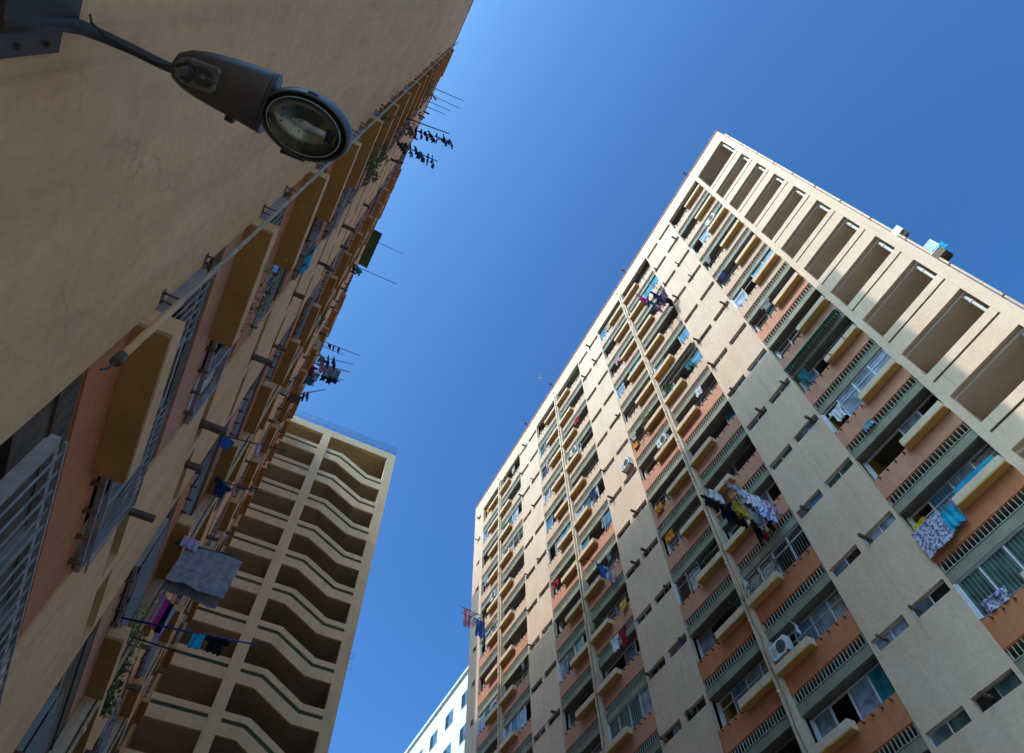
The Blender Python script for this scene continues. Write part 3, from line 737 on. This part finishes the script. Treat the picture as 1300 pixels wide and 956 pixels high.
LP_ = [((-1.50, 5.645, 40.56), (.44, 5.645, 41.69), 'pole_dark', .022, 'bare dark pole highest on the shaded block, nearest its roof corner'),
       ((-1.50, 6.666, 44.55), (.44, 6.666, 45.25), 'pole_dark', .02, 'thin bare pole with red and dark clothes bunched at its foot, upper shaded block'),
       ((-1.50, 6.671, 41.9), (-.01, 6.671, 42.57), 'pole_dark', .02, 'upper of two short bare parallel poles below the roof corner'),
       ((-1.50, 6.95, 41.6), (-.21, 6.95, 42.26), 'pole_dark', .02, 'lower of two short bare parallel poles below the roof corner'),
       ((-1.50, 5.39, 27.6), (.32, 5.39, 28.88), 'pole_dark', .026, 'thick bare dark pole just above the two crowded clothes poles'),
       ((-1.50, 6.322, 30.38), (.66, 6.322, 32.39), 'pole_dark', .018, 'long pole crowded with red and dark clothes against the sky, upper of the pair'),
       ((-1.50, 6.75, 28.8), (.40, 6.75, 29.16), 'pole_bamboo', .022, 'pole crowded with dark clothes against the sky, lower of the pair'),
       ((-1.50, 17.768, 45.4), (1.12, 17.768, 45.47), 'pole_dark', .022, 'bare pole beside the dark awning on the shaded block roof'),
       ((-1.50, 15.80, 35.5), (1.26, 15.80, 35.58), 'pole_dark', .022, 'pole with one teal shirt at its foot, middle of the shaded block'),
       ((-1.50, 19.97, 33.3), (1.02, 19.97, 33.43), 'pole_dark', .022, 'pole with three small socks, topmost of the far laundry cluster'),
       ((-1.50, 21.35, 35.1), (.26, 21.35, 35.05), 'pole_dark', .018, 'short bare pole behind the three sock pole'),
       ((-1.50, 21.28, 33.65), (.92, 21.28, 34.37), 'pole_dark', .022, 'pole carrying grey and black shirts in the far laundry cluster'),
       ((-1.50, 24.99, 38.6), (1.12, 24.99, 39.3), 'pole_bamboo', .04, 'thick brown pole with mauve shirt in the far laundry cluster'),
       ((-1.50, 24.41, 36.25), (.92, 24.41, 37.2), 'pole_dark', .026, 'lowest pole of the far laundry cluster with dark trousers'),
       ((-1.50, 21.23, 29.0), (.06, 21.23, 30.8), 'pole_bamboo', .03, 'pole tilted steeply upwards, wrapped in brown cloth, above the stair block roof'),
       ((-1.50, 10.51, 12.1), (-.21, 10.51, 12.36), 'pole_dark', .014, 'thin dark pole crossing the stair block with blue cloth at its foot'),
       ((-1.50, 12.84, 13.15), (.10, 12.84, 13.28), 'pole_dark', .014, 'thin dark pole with navy and pink clothes before the stair block'),
       ((-1.50, 11.19, 7.75), (.80, 11.19, 8.0), 'pole_blue', .018, 'long bright blue pole low down with cyan cloth and black shirt'),
       ((-1.50, 12.86, 8.6), (.05, 12.86, 8.59), 'pole_dark', .016, 'dark reddish pole just below the blue pole, bare'),
       ((-1.50, 13.49, 8.85), (-.99, 13.49, 8.89), 'pole_bamboo', .018, 'very short brown pole below the blue pole'),
       ((-1.50, 12.03, 10.26), (-.10, 12.03, 10.46), 'pole_dark', .018, 'pole hidden along the top of the big patterned bed sheet')]
for a in LP_: pole(*a)
def LPn(i): return LP_[i][0], LP_[i][1]
C_ = 'cloth_'
row(*LPn(1), [(.10, 'shirt', .4, .45, C_ + 'red', 'small red shirt', 0), (.0, 'towel', .35, .5, C_ + 'black', 'dark towel', 0)], 'bunched at the foot of the highest clothes pole')
row(*LPn(5), [(.12, 'shirt', .5, .6, C_ + 'red', 'red shirt nearest the wall', 0), (.22, 'shirt', .5, .65, C_ + 'purple', 'dark purple shirt', 0), (.34, 'trousers', .4, .6, C_ + 'red', 'dull red trousers', 0), (.44, 'dress', .4, .7, C_ + 'black', 'black dress', 0),
                (.55, 'shirt', .5, .7, C_ + 'brown', 'brown shirt', 0), (.66, 'trousers', .45, .9, C_ + 'navy', 'long navy trousers', 0), (.82, 'towel', .5, .6, C_ + 'paleblue', 'pale blue towel', 1), (.84, 'shirt', .5, .7, C_ + 'navy', 'navy shirt', 0), (.97, 'trousers', .4, .85, C_ + 'brown', 'brown trousers at the tip', 0)], 'on the upper crowded pole')
row(*LPn(6), [(.10, 'shirt', .5, .5, C_ + 'black', 'black shirt nearest the wall', 0), (.22, 'trousers', .45, .7, C_ + 'navy', 'navy trousers', 0), (.36, 'shirt', .5, .6, C_ + 'grey', 'grey shirt', 0), (.50, 'shirt', .5, .7, C_ + 'black', 'long black shirt', 0),
                (.62, 'dress', .5, .7, C_ + 'teal', 'dark teal dress', 0), (.76, 'trousers', .45, .7, C_ + 'brown', 'brown trousers', 0), (.88, 'trousers', .45, .95, C_ + 'navy', 'longest navy trousers', 0)], 'on the lower crowded pole')
row(*LPn(8), [(.16, 'shirt', .5, .9, C_ + 'teal', 'teal shirt', 0), (.06, 'towel', .4, .6, C_ + 'black', 'black towel', 0)], 'at the foot of its pole halfway up the shaded block')
row(*LPn(9), [(.30, 'sock', .22, .35, C_ + 'black', 'first black sock from the wall', 0), (.40, 'sock', .22, .4, C_ + 'purple', 'middle dark sock', 0), (.52, 'sock', .25, .42, C_ + 'brown', 'outermost brown sock', 0), (.05, 'towel', .5, .7, C_ + 'beige', 'beige towel nearest the wall', 0)], 'on the three sock pole')
row(*LPn(11), [(.28, 'shirt', .6, .75, C_ + 'grey', 'grey shirt', 0), (.42, 'shirt', .55, .8, C_ + 'black', 'black shirt', 0), (.56, 'towel', .5, .8, C_ + 'navy', 'spotted dark towel', 0)], 'on the second pole of the far laundry cluster')
row(*LPn(12), [(.38, 'shirt', 1.0, 1.0, C_ + 'pink', 'mauve shirt', 1), (.56, 'towel', .9, 1.6, C_ + 'grey', 'grey hanging towel', 1)], 'on the thick brown pole')
row(*LPn(13), [(.08, 'dress', .8, 1.2, C_ + 'teal', 'dark teal dress', 1), (.55, 'trousers', .7, .6, C_ + 'black', 'black trousers', 1), (.75, 'shirt', .6, .5, C_ + 'navy', 'dark blue shirt', 1)], 'on the lowest pole of the far laundry cluster')
row((-1.35, 24.2, 37.0), (-.9, 24.6, 36.6), [(0, 'shirt', .7, .8, C_ + 'red', 'red shirt nearest the wall', 1), (.5, 'towel', .8, .9, 'cloth_floral', 'speckled towel', 1), (1, 'dress', .6, .7, C_ + 'red', 'short red dress', 0), (.2, 'trousers', .5, .7, C_ + 'black', 'black trousers', 0), (.75, 'shirt', .6, .6, C_ + 'black', 'small black shirt', 1)], 'in the heap at the foot of the far laundry cluster')
row(*LPn(14), [(.2, 'towel', .5, .7, C_ + 'brown', 'brown towel', 1), (.42, 'sock', .3, .6, C_ + 'black', 'black sock', 0), (.52, 'sock', .3, .6, C_ + 'brown', 'brown sock', 0)], 'on the steeply tilted pole')
row(*LPn(15), [(.02, 'shirt', .3, .34, C_ + 'blue', 'small bright blue shirt', 0), (.55, 'towel', .16, .34, C_ + 'lavender', 'small lavender towel', 0)], 'on the thin pole crossing the stair block')
row(*LPn(16), [(.12, 'shirt', .4, .5, C_ + 'navy', 'navy shirt', 0), (.30, 'sock', .2, .28, C_ + 'pink', 'small pink sock', 0)], 'on the lower thin pole before the stair block')
row(*LPn(17), [(.56, 'towel', .17, .27, C_ + 'cyan', 'bright cyan cloth', 1), (.70, 'shirt', .34, .30, C_ + 'black', 'black shirt', 1)], 'on the long blue pole')
garment('sheet', SHW, SHH, 'cloth_sheet', 'big blue grey patterned bed sheet hanging in shade before the stair block', (SHX, 12.03, 10.37), 0.0, group='laundry hanging on poles')
garment('sheet', SHW * .98, SHH * 1.12, 'cloth_grey', 'plain grey bed sheet hanging just behind the patterned one', (SHX - .03, 12.24, 10.40), 0.03, group='laundry hanging on poles')
garment('towel', .36, .26, 'cloth_pinksheet', 'small lilac pillow cover lying over the corner of the patterned bed sheet', (-1.20, 11.93, 10.40), 0.1, cat='pillow cover', group='laundry hanging on poles')
for i, (dx, mt, wd) in enumerate(((0, 'pink', 'pink and white towel'), (.13, 'magenta', 'narrow magenta towel'), (.24, 'black', 'black towel'), (.34, 'lavender', 'lavender towel'))):
    garment('towel', .16, .75, 'cloth_' + mt, wd + ' hanging under the patterned bed sheet', (-1.3 + dx * .8, 13.6 + .1 * i, 10.2), .2, group='laundry hanging on poles')

RP_ = [((17.35, 10.446, 19.30), (15.01, 10.446, 19.53), 'pole_bamboo', .02, 'upper pole of the big laundry cluster on the sunlit block'),
       ((17.35, 10.942, 19.04), (14.50, 10.942, 19.32), 'pole_dark', .02, 'middle pole of the big laundry cluster on the sunlit block'),
       ((17.35, 11.374, 18.97), (14.64, 11.374, 19.49), 'pole_dark', .02, 'lowest pole of the big laundry cluster on the sunlit block'),
       ((17.35, 10.669, 38.18), (15.19, 10.669, 38.38), 'pole_dark', .022, 'pole with magenta and teal clothes high on the sunlit block'),
       ((17.35, 9.95, 38.8), (15.6, 9.95, 39.9), 'pole_dark', .022, 'tilted dark pole with black clothes high on the sunlit block'),
       ((17.35, 20.872, 24.86), (15.43, 20.872, 24.98), 'pole_dark', .018, 'dark pole with blue shirt just under the shadow edge'),
       ((17.35, 36.63, 33.6), (15.24, 36.63, 33.88), 'pole_dark', .025, 'upper pole poking past the far edge of the sunlit block'),
       ((17.35, 36.60, 33.1), (15.40, 36.60, 33.28), 'pole_dark', .025, 'lower pole poking past the far edge of the sunlit block'),
       ((17.35, 4.087, 19.85), (15.92, 4.087, 19.61), 'pole_dark', .02, 'first short black pole under the green awning'),
       ((17.35, 4.9, 20.6), (15.95, 4.9, 20.5), 'pole_dark', .02, 'second black pole under the green awning'),
       ((17.35, 5.6, 20.6), (15.95, 5.6, 20.5), 'pole_dark', .02, 'third black pole under the green awning'),
       ((17.35, 6.3, 20.6), (15.95, 6.3, 20.5), 'pole_dark', .02, 'fourth black pole under the green awning, nearest the blank wall')]
# the short poles under the awning sit at the window sill of that storey
zs9 = 47.8 - P * (9 + .29)
for i in range(8, 12):
    b_, t_, mt, r_, lb = RP_[i]; RP_[i] = ((17.35, b_[1] + 1.2 * 0, zs9), (16.0, t_[1], zs9 - .05), mt, r_, lb)
for a in RP_: pole(*a)
def RPn(i): return RP_[i][0], RP_[i][1]
row(*RPn(0), [(.12, 'towel', .6, .5, C_ + 'pink', 'pale pink towel', 1), (.30, 'towel', .7, 1.2, 'cloth_flowers_blue', 'blue flowered sheet', 1), (.52, 'towel', .7, .75, 'cloth_white', 'white towel', 1), (.72, 'towel', .5, .6, 'cloth_floral', 'speckled pale towel', 1), (.9, 'shirt', .5, .4, C_ + 'grey', 'grey shirt at the tip', 1)], 'on the upper pole of the big laundry cluster')
row(*RPn(1), [(.10, 'shirt', .5, .7, C_ + 'black', 'black shirt nearest the wall', 1), (.25, 'dress', .5, .9, 'cloth_floral', 'speckled dress', 0), (.36, 'towel', .6, .6, C_ + 'white', 'white towel', 1), (.52, 'shirt', .6, .7, C_ + 'yellow', 'yellow shirt', 1), (.64, 'towel', .5, .8, C_ + 'yellow', 'yellow towel', 0), (.76, 'shirt', .6, .6, C_ + 'brown', 'brown shirt', 0), (.9, 'towel', .5, .5, C_ + 'white', 'white cloth at the tip', 1)], 'on the middle pole of the big laundry cluster')
row(*RPn(2), [(.04, 'towel', .3, .4, C_ + 'magenta', 'small magenta towel', 0), (.12, 'shirt', .5, .8, C_ + 'red', 'dark red shirt', 1), (.22, 'trousers', .5, 1.1, C_ + 'black', 'long black trousers', 0), (.34, 'towel', .3, .5, C_ + 'paleblue', 'pale blue towel', 0), (.5, 'shirt', .7, .8, C_ + 'black', 'large black shirt', 1), (.64, 'shirt', .7, .8, C_ + 'navy', 'navy shirt', 0), (.80, 'trousers', .6, .7, C_ + 'black', 'short black trousers', 1), (.94, 'shirt', .5, .6, C_ + 'black', 'black shirt at the tip', 1)], 'on the lowest pole of the big laundry cluster')
row(*RPn(3), [(.78, 'shirt', .7, .8, C_ + 'magenta', 'bright magenta shirt', 1), (.6, 'shirt', .6, .9, C_ + 'navy', 'dark blue shirt', 0), (.5, 'towel', .5, .6, C_ + 'teal', 'teal towel', 1), (.3, 'towel', .6, 1.0, C_ + 'pink', 'pale mauve towel', 1)], 'on the pole high on the sunlit block')
row((17.1, 9.9, 38.2), (16.2, 10.0, 38.0), [(.0, 'dress', .8, 1.2, C_ + 'black', 'black dress', 1), (.5, 'shirt', .9, 1.2, C_ + 'purple', 'large dark purple shirt', 0), (1., 'shirt', .8, 1.1, C_ + 'navy', 'dark navy shirt', 1)], 'in the dark bundle beside the highest blank wall windows')
row(*RPn(5), [(.15, 'towel', .5, .8, C_ + 'white', 'white and pink towel', 1), (.35, 'shirt', .6, .8, C_ + 'blue', 'blue shirt', 1), (.1, 'trousers', .4, .9, C_ + 'pink', 'pale trousers', 0)], 'just under the shadow edge of the sunlit block')
row(*RPn(6), [(.35, 'shirt', .9, 1.1, C_ + 'white', 'white shirt', 1), (.62, 'towel', .6, 1.5, C_ + 'pink', 'pink towel', 1)], 'at the far edge of the sunlit block')
row(*RPn(7), [(.05, 'towel', .9, 1.3, C_ + 'blue', 'royal blue towel', 1)], 'at the far edge of the sunlit block')
# cloths laid over sills of the near flats, lower right
def zr(k, f): return 47.8 - P * (k + f)
garment('towel', .62, .66, 'cloth_cyan', 'bright cyan cloth bulging over the sill beside the lowest right planter', (17.30, 5.62, zr(12, .21)), HB)
garment('sheet', 1.0, .95, 'cloth_floral', 'patterned white bed sheet over the sill beside the cyan cloth', (17.25, 6.35, zr(12, .16)), HB)
garment('sheet', 1.5, .62, 'cloth_cyan', 'cyan striped bed sheet behind the bars above the lowest right planter', (17.56, 4.45, zr(12, .03)), HB)
garment('towel', .7, .35, 'cloth_grey', 'grey blanket stuffed behind the bars next to the cyan sheet', (17.54, 5.35, zr(12, .1)), HB)
garment('towel', .5, .5, 'cloth_yellow', 'yellow cloth inside the window next to the patterned sheet', (17.6, 6.6, zr(12, .0)), HB)
garment('sheet', .9, .6, 'cloth_yellow', 'yellow striped bed cover in the window at the lower right corner', (17.6, 6.25, zr(13, -.02)), HB)
garment('towel', .8, .35, 'cloth_floral', 'patterned blanket piled on the sill under the yellow bed cover', (17.42, 6.2, zr(13, .13)), HB)
garment('towel', .45, .28, 'cloth_paleblue', 'pale blue cloth caught in the vent slots of the near flats', (17.34, 5.7, zr(10, .56)), HB)
garment('towel', .6, .5, 'cloth_orange', 'orange cloth over the sill, left of the big laundry cluster', (17.33, 16.4, zr(8, .18)), HB)
garment('towel', .5, .45, 'cloth_orange', 'orange cloth over the sill, high beside the white air conditioner', (17.33, 16.6, zr(6, .16)), HB)
garment('towel', .5, .5, 'cloth_yellow', 'yellow cloth at the sill two storeys under the blue shirt pole', (17.33, 20.6, zr(9, .16)), HB)
garment('towel', .6, .6, 'cloth_cyan', 'turquoise towel at a window of the shaded block', (-1.45, 7.0 - .6, 14.0), HB)
garment('shirt', .7, .8, 'cloth_white', 'white shirt at the window low in the third bay', (17.2, 21.6, zr(9, .2) - 1.3), HB)
garment('shirt', .6, .9, 'cloth_red', 'red shirt beside the white shirt low in the third bay', (17.2, 20.9, zr(9, .2) - 1.3), HB)
m = garment('shirt', .4, .4, 'cloth_white', 'white shirt hung on the small clothes rack above the lowest central planter', (17.15, 11.9, 14.9), .3)

# clothes and cloths hanging in other windows of the sunlit block
def extra_laundry():
    rn = random.Random(21)
    NUM = ['top', 'second', 'third', 'fourth', 'fifth', 'sixth', 'seventh', 'eighth', 'ninth', 'tenth', 'eleventh', 'twelfth', 'thirteenth']
    bays = ['bay next to the gallery', 'second bay, near half', 'second bay, far half', 'third bay, near half', 'third bay, far half', 'last bay, near half', 'last bay, far half']
    used = set(); cols = ['white', 'paleblue', 'navy', 'grey', 'red', 'beige', 'black', 'orange', 'pink', 'teal', 'brown', 'white', 'grey', 'beige']
    for n_ in range(28):
        b = rn.randrange(7); k = rn.randrange(1, 12 - b if b < 4 else 10)
        if (b, k) in used: continue
        used.add((b, k)); s0, s1, side = HV[b]
        w_ = 'window of the %s storey, %s' % (NUM[k - 1], bays[b])
        c = rn.choice(cols); kind = rn.choice(['towel', 'shirt', 'towel', 'trousers', 'shirt'])
        s = rn.uniform(s0 + 1.9, s1 - .5) if side == 'lo' else rn.uniform(s0 + .5, s1 - 1.9)
        nm = {'paleblue': 'pale blue'}.get(c, c)
        garment(kind, rn.uniform(.4, .7), rn.uniform(.45, .8), 'cloth_' + c, nm + ' ' + kind + ' in the ' + w_, (17.4 - rn.uniform(.02, .2), s, zr(k, -.02 - rn.random() * .1)), HB, group='clothes hanging in windows of the sunlit block')
extra_laundry()

# ------------------------------------------------------------------ awnings
def awning(s0, s1, z, X, sg, mat, label, drop=.28, out=.55):
    m = MB(); a = (X, z); 
    x1 = X + sg * out
    m.v += []
    m.box((X, s0, z), (X + sg * .03, s1, z + .05), 'alu')
    m.loft([[(X, s0, z + .05), (x1, s0, z - drop), (x1, s0, z - drop - .03), (X, s0, z + .02)], [(X, s1, z + .05), (x1, s1, z - drop), (x1, s1, z - drop - .03), (X, s1, z + .02)]], mat, smooth=False)
    n = int((s1 - s0) / .8) + 1
    for i in range(n + 1):
        s = s0 + (s1 - s0) * i / n
        m.tube([(X, s, z - drop - .05), (x1 - sg * .02, s, z - drop - .035)], .01, 'dark_metal', 6)
    o = obj('awning', m.mesh('awning', (X, s0, z)), None, (X, s0, z)); tag(o, label, 'awning', None); return o
awning(3.55, 6.8, zr(8, .63), 17.40, -1, 'awning_green', 'green awning over a window of the near flats, sunlit block', .16, .34)
awning(17.2, 20.2, 46.0, -1.57, 1, 'slot_green', 'dark canopy at the roof edge of the shaded block, seen against the sky', .1, .75)
awning(10.1, 13.3, zr(5, .62), 17.40, -1, 'fin', 'pale awning over the window right of the planted planters', .1, .25)

# ------------------------------------------------------------------ air conditioners
def ac_mesh(sg):
    b = MB(); b.box((0, 0, 0), (sg * .30, .78, .55), 'white_box')
    g = MB(); g.tube([(sg * .301, .27, .275), (sg * .315, .27, .275)], .215, 'grille', 24)
    for r_ in (.08, .14, .2): 
        pts = [(sg * .322, .27 + r_ * math.cos(a / 20 * 2 * math.pi), .275 + r_ * math.sin(a / 20 * 2 * math.pi)) for a in range(21)]
        g.tube(pts, .006, 'alu', 5, cap=False)
    l = MB()
    for q in range(6): l.box((sg * .301, .54, .1 + q * .06), (sg * .306, .74, .125 + q * .06), 'alu')
    f = MB(); f.box((0, .02, -.05), (sg * .34, .07, -.002), 'rust'); f.box((0, .71, -.05), (sg * .34, .76, -.002), 'rust')
    return b.mesh('casing'), g.mesh('fan_grille'), l.mesh('louvre'), f.mesh('bracket')
ACM = {-1: ac_mesh(-1), 1: ac_mesh(1)}
def ac(X, sg, s, z, label):
    o = thing('air_conditioner', label, 'air conditioner', (X, s, z), 'air conditioners mounted on the facades')
    for n, me in zip(('casing', 'fan_grille', 'louvre', 'bracket'), ACM[sg]): obj(n, me, o)
ac(17.38, -1, 12.45, zr(12, .19), 'white air conditioner with round dark fan on the lowest central planter')
ac(17.38, -1, 14.1, zr(6, 1.19), 'white air conditioner on a planter left of the middle pier, sunlit block')
ac(17.38, -1, 17.25, zr(6, .60), 'white air conditioner on the blank wall beside an orange cloth')
ac(17.38, -1, 4.2, zr(3, .16), 'white air conditioner near the gallery strip, third storey from the top')
ac(17.38, -1, 21.9, zr(4, .16), 'white air conditioner high in the third bay of the sunlit block')
ac(17.38, -1, 34.3, zr(5, .16), 'white air conditioner in the far bay of the sunlit block')
ac(-1.57, 1, 15.0, 21.45, 'air conditioner on a planter halfway up the shaded block')
# objects hung on the hidden end wall, peeking past the near corner of the right block
def sash(z, label):
    o = thing('window_sash', label, 'open window', (17.9, 0, z), 'open window sashes on the end wall')
    m = MB(); w, h = .48, .6
    for a, b in (((0, -w, 0), (.03, 0, .04)), ((0, -w, h - .04), (.03, 0, h)), ((0, -w, .04), (.03, -w + .04, h - .04)), ((0, -.04, .04), (.03, 0, h - .04))): m.box(a, b, 'alu_white')
    obj('frame', m, o); m = MB(); m.box((.01, -w + .04, .04), (.02, -.04, h - .04), 'glass_blue'); obj('pane', m, o)
sash(22.6, 'open glass sash peeking past the near corner of the sunlit block, beside the brown box')
def wallbox(z, w, label, mat):
    m = MB(); m.box((17.7, -w, z), (18.1, -.001, z + .4), mat); m.box((17.69, -w - .01, z + .4), (18.11, -.001, z + .43), 'alu_white'); m.box((17.75, -w + .05, z - .06), (17.8, -.001, z - .001), 'rust'); m.box((18.02, -w + .05, z - .06), (18.07, -.001, z - .001), 'rust')
    o = obj('air_conditioner', m.mesh('air_conditioner', (18, 0, z)), None, (18, 0, z)); tag(o, label, 'air conditioner', 'boxes on the end wall')
wallbox(21.9, .42, 'brown box on the end wall peeking past the near corner, right of the glass sash', 'pipe_brown')
wallbox(24.6, .34, 'grey box on the end wall peeking past the near corner, above the glass sash', 'white_box')
garment('towel', .5, .4, 'cloth_cyan', 'turquoise cloth between the glass sash and the brown box at the near corner', (17.8, -.35, 22.5), HB)
# small roof edge fittings
for i, (s, lb) in enumerate(((3.6, 'small rusty fitting on the roof edge nearest the gallery strip'), (12.2, 'small rusty fitting on the roof edge above the second bay'), (24.0, 'tiny rusty fitting on the roof edge above the third bay pier'), (28.6, 'tiny rusty fitting on the roof edge above the third blank wall'))):
    m = MB(); m.tube([(0, 0, 0), (0, 0, .3), (-.16, 0, .36)], .03, 'rust', 6); m.box((-.3, -.07, .3), (-.12, .07, .42), 'rust')
    o = obj('roof_fitting', m, None, (17.36, s, 47.9)); tag(o, lb, 'roof fitting', 'fittings on the roof edge')

# ------------------------------------------------------------------ plants
def plant(x, s, z, r, h, label, mat='leaf', n=260, trail=0):
    n = int(n * 1.5)
    r *= 1.15; h *= 1.2
    rn = random.Random(label)
    o = thing('potted_plant', label, 'plant', (x, s, z), 'plants in the planters')
    f = MB()
    cl = [(rn.gauss(0, r * .45), rn.gauss(0, r * .9), rn.uniform(.1, 1) * h, rn.uniform(.10, .2)) for _ in range(9)]
    for i in range(n):
        c = rn.choice(cl); p = Vector((c[0] * .5 + rn.gauss(0, c[3] * .6), c[1] + rn.gauss(0, c[3] * .6), c[2] + rn.gauss(0, c[3] * .6)))
        if trail and rn.random() < .35: p = Vector((rn.gauss(0, .06), rn.gauss(0, r), -rn.uniform(0, trail)))
        L = rn.uniform(.07, .15); a = Vector((rn.gauss(0, 1), rn.gauss(0, 1), rn.gauss(0, 1))).normalized(); b = a.orthogonal().normalized()
        f.quad([p, p + a * L * .5 + b * L * .28, p + a * L, p + a * L * .5 - b * L * .28], mat)
    obj('foliage', f, o)
    t_ = MB()
    for c in cl[:5]: t_.tube([(0, c[1] * .4, -.12), (c[0] * .3, c[1] * .8, c[2] * .5), (c[0] * .5, c[1], c[2])], [.014, .01, .006], 'wood_stem', 5)
    obj('stem', t_, o)
PLS = [(17.3, 15.0, zr(6, .19), .5, .8, 'big loose shrub with yellowish leaves spilling over the planter left of the pier', 'leaf_yellow', 420, .5),
       (17.3, 14.2, zr(5, .19), .3, .4, 'small yellow green plant on the planter above the big loose shrub', 'leaf_yellow', 150, .1),
       (17.3, 12.7, zr(6, .19), .5, .5, 'green plants filling the planter right of the pier, above the shadow edge', 'leaf', 380, 0),
       (17.3, 12.6, zr(5, .19), .35, .3, 'low light green plants in the planter right of the pier', 'leaf_yellow', 200, 0),
       (17.3, 12.9, zr(2, .19), .3, .4, 'green plant near the dark clothes high on the sunlit block', 'leaf', 200, 0),
       (17.3, 14.6, zr(10, .19), .45, .5, 'dark green plants in the shaded planter left of the big laundry cluster', 'leaf', 320, 0),
       (17.3, 13.0, zr(11, .19), .4, .5, 'dark plants behind the bars of the lower central window', 'leaf', 300, 0),
       (17.3, 24.4, zr(7, .19), .4, .4, 'green plants in a planter of the third bay', 'leaf', 220, 0),
       (17.3, 22.9, zr(9, .19), .4, .4, 'green plants low in the third bay under the white shirt', 'leaf', 220, 0),
       (17.3, 33.0, zr(1, .19), .4, .5, 'shrub in the far bay just under the roof', 'leaf_yellow', 260, .3),
       (17.3, 34.6, zr(1, .19), .4, .3, 'trailing yellowish plant in the far bay under the roof', 'leaf_yellow', 220, .6),
       (17.3, 32.8, zr(3, .19), .4, .5, 'upright green shrub in the far bay three storeys down', 'leaf', 260, 0),
       (17.3, 34.8, zr(6, .19), .5, .6, 'green shrub in the far bay beside the blue towel', 'leaf', 320, .2),
       (17.3, 34.6, zr(8, .19), .5, .4, 'pale plants in the far bay under the blue towel', 'leaf_yellow', 240, 0),
       (17.3, 20.6, zr(1, .19), .3, .3, 'tiny plant high in the third bay', 'leaf', 120, 0),
       (-1.45, 4.7, 5.78 + P * 1 - .6, .35, .25, 'small leafy plant trailing from a planter near the street lamp', 'leaf_yellow', 150, .1),
       (-1.45, 4.2, 5.78 + P * 4 - .6, .45, .4, 'dark shrub in a planter of the shaded block above the street lamp', 'leaf', 300, .0),
       (-1.45, 5.2, 5.78 + P * 6 - .6, .6, .7, 'biggest dark shrub near the top of the shaded block', 'leaf', 520, .2),
       (-1.45, 4.4, 5.78 + P * 9 - .6, .5, .5, 'dark shrub by the corner high on the shaded block', 'leaf', 260, .2),
       (-1.42, 14.4, 8.2, .4, .5, 'green shrub at the bottom of the picture on the shaded block', 'leaf', 420, .0),
       (-1.42, 12.6, 8.5, .4, .4, 'sparse twiggy plant behind the blue pole', 'leaf_yellow', 110, .05),
       (-1.42, 15.0, 26.2, .35, .4, 'small green plant in the middle of the shaded block', 'leaf', 200, .2)]
for p in PLS: plant(*p)

# ------------------------------------------------------------------ gull
m = MB()
m.loft([[(x, r_ * math.cos(a * math.pi / 4), r_ * .9 * math.sin(a * math.pi / 4)) for a in range(8)] for x, r_ in ((-.26, .01), (-.2, .03), (-.05, .07), (.1, .065), (.2, .04), (.26, .035), (.31, .012))], 'gull')
for s in (-1, 1):
    m.loft([[(.10, s * .05, .03), (-.06, s * .05, .03), (-.06, s * .05, .015), (.10, s * .05, .015)], [(.13, s * .30, .10), (0, s * .30, .10), (0, s * .30, .09), (.13, s * .30, .09)], [(.02, s * .62, .05), (-.05, s * .62, .05), (-.05, s * .62, .045), (.02, s * .62, .045)]], 'gull')
gd = Rm @ Vector((686 - PX, -(480 - PY), -F)).normalized()
gu = obj('gull', m, None, tuple(gd * 85)); gu.rotation_euler = (.2, .1, R(-20)); tag(gu, 'tiny white gull gliding in the open blue sky', 'bird')

# ------------------------------------------------------------------ light
w = bpy.data.worlds.new('World'); sc.world = w; w.use_nodes = True
N, L = w.node_tree.nodes, w.node_tree.links
sky = N.new('ShaderNodeTexSky'); sky.sky_type = 'NISHITA'; sky.sun_disc = False
sd = Vector((-1, -.125, 1.103)).normalized()     # towards the sun
el = math.asin(sd.z); az = math.atan2(sd.x, sd.y)
sky.sun_elevation = el; sky.sun_rotation = az
sky.air_density = 1.0; sky.dust_density = 3.5; sky.ozone_density = 8; sky.altitude = 0
bg = N['Background']; bg.inputs['Strength'].default_value = .15
gm = N.new('ShaderNodeGamma'); gm.inputs[1].default_value = 1.4
vm = N.new('ShaderNodeVectorMath'); vm.operation = 'MULTIPLY'; vm.inputs[1].default_value = (.535, .82, .81)
L.new(sky.outputs[0], gm.inputs[0]); L.new(gm.outputs[0], vm.inputs[0]); L.new(vm.outputs[0], bg.inputs['Color'])
su = bpy.data.lights.new('sun', 'SUN'); su.energy = 2.0; su.angle = R(.5); su.color = (1, .97, .93)
so = bpy.data.objects.new('sun', su); C.objects.link(so); so.rotation_euler = (-sd).to_track_quat('-Z', 'Y').to_euler(); so.location = (0, 0, 60)
sc.view_settings.view_transform = 'Standard'; sc.view_settings.look = 'None'; sc.view_settings.exposure = .53; sc.view_settings.gamma = 1
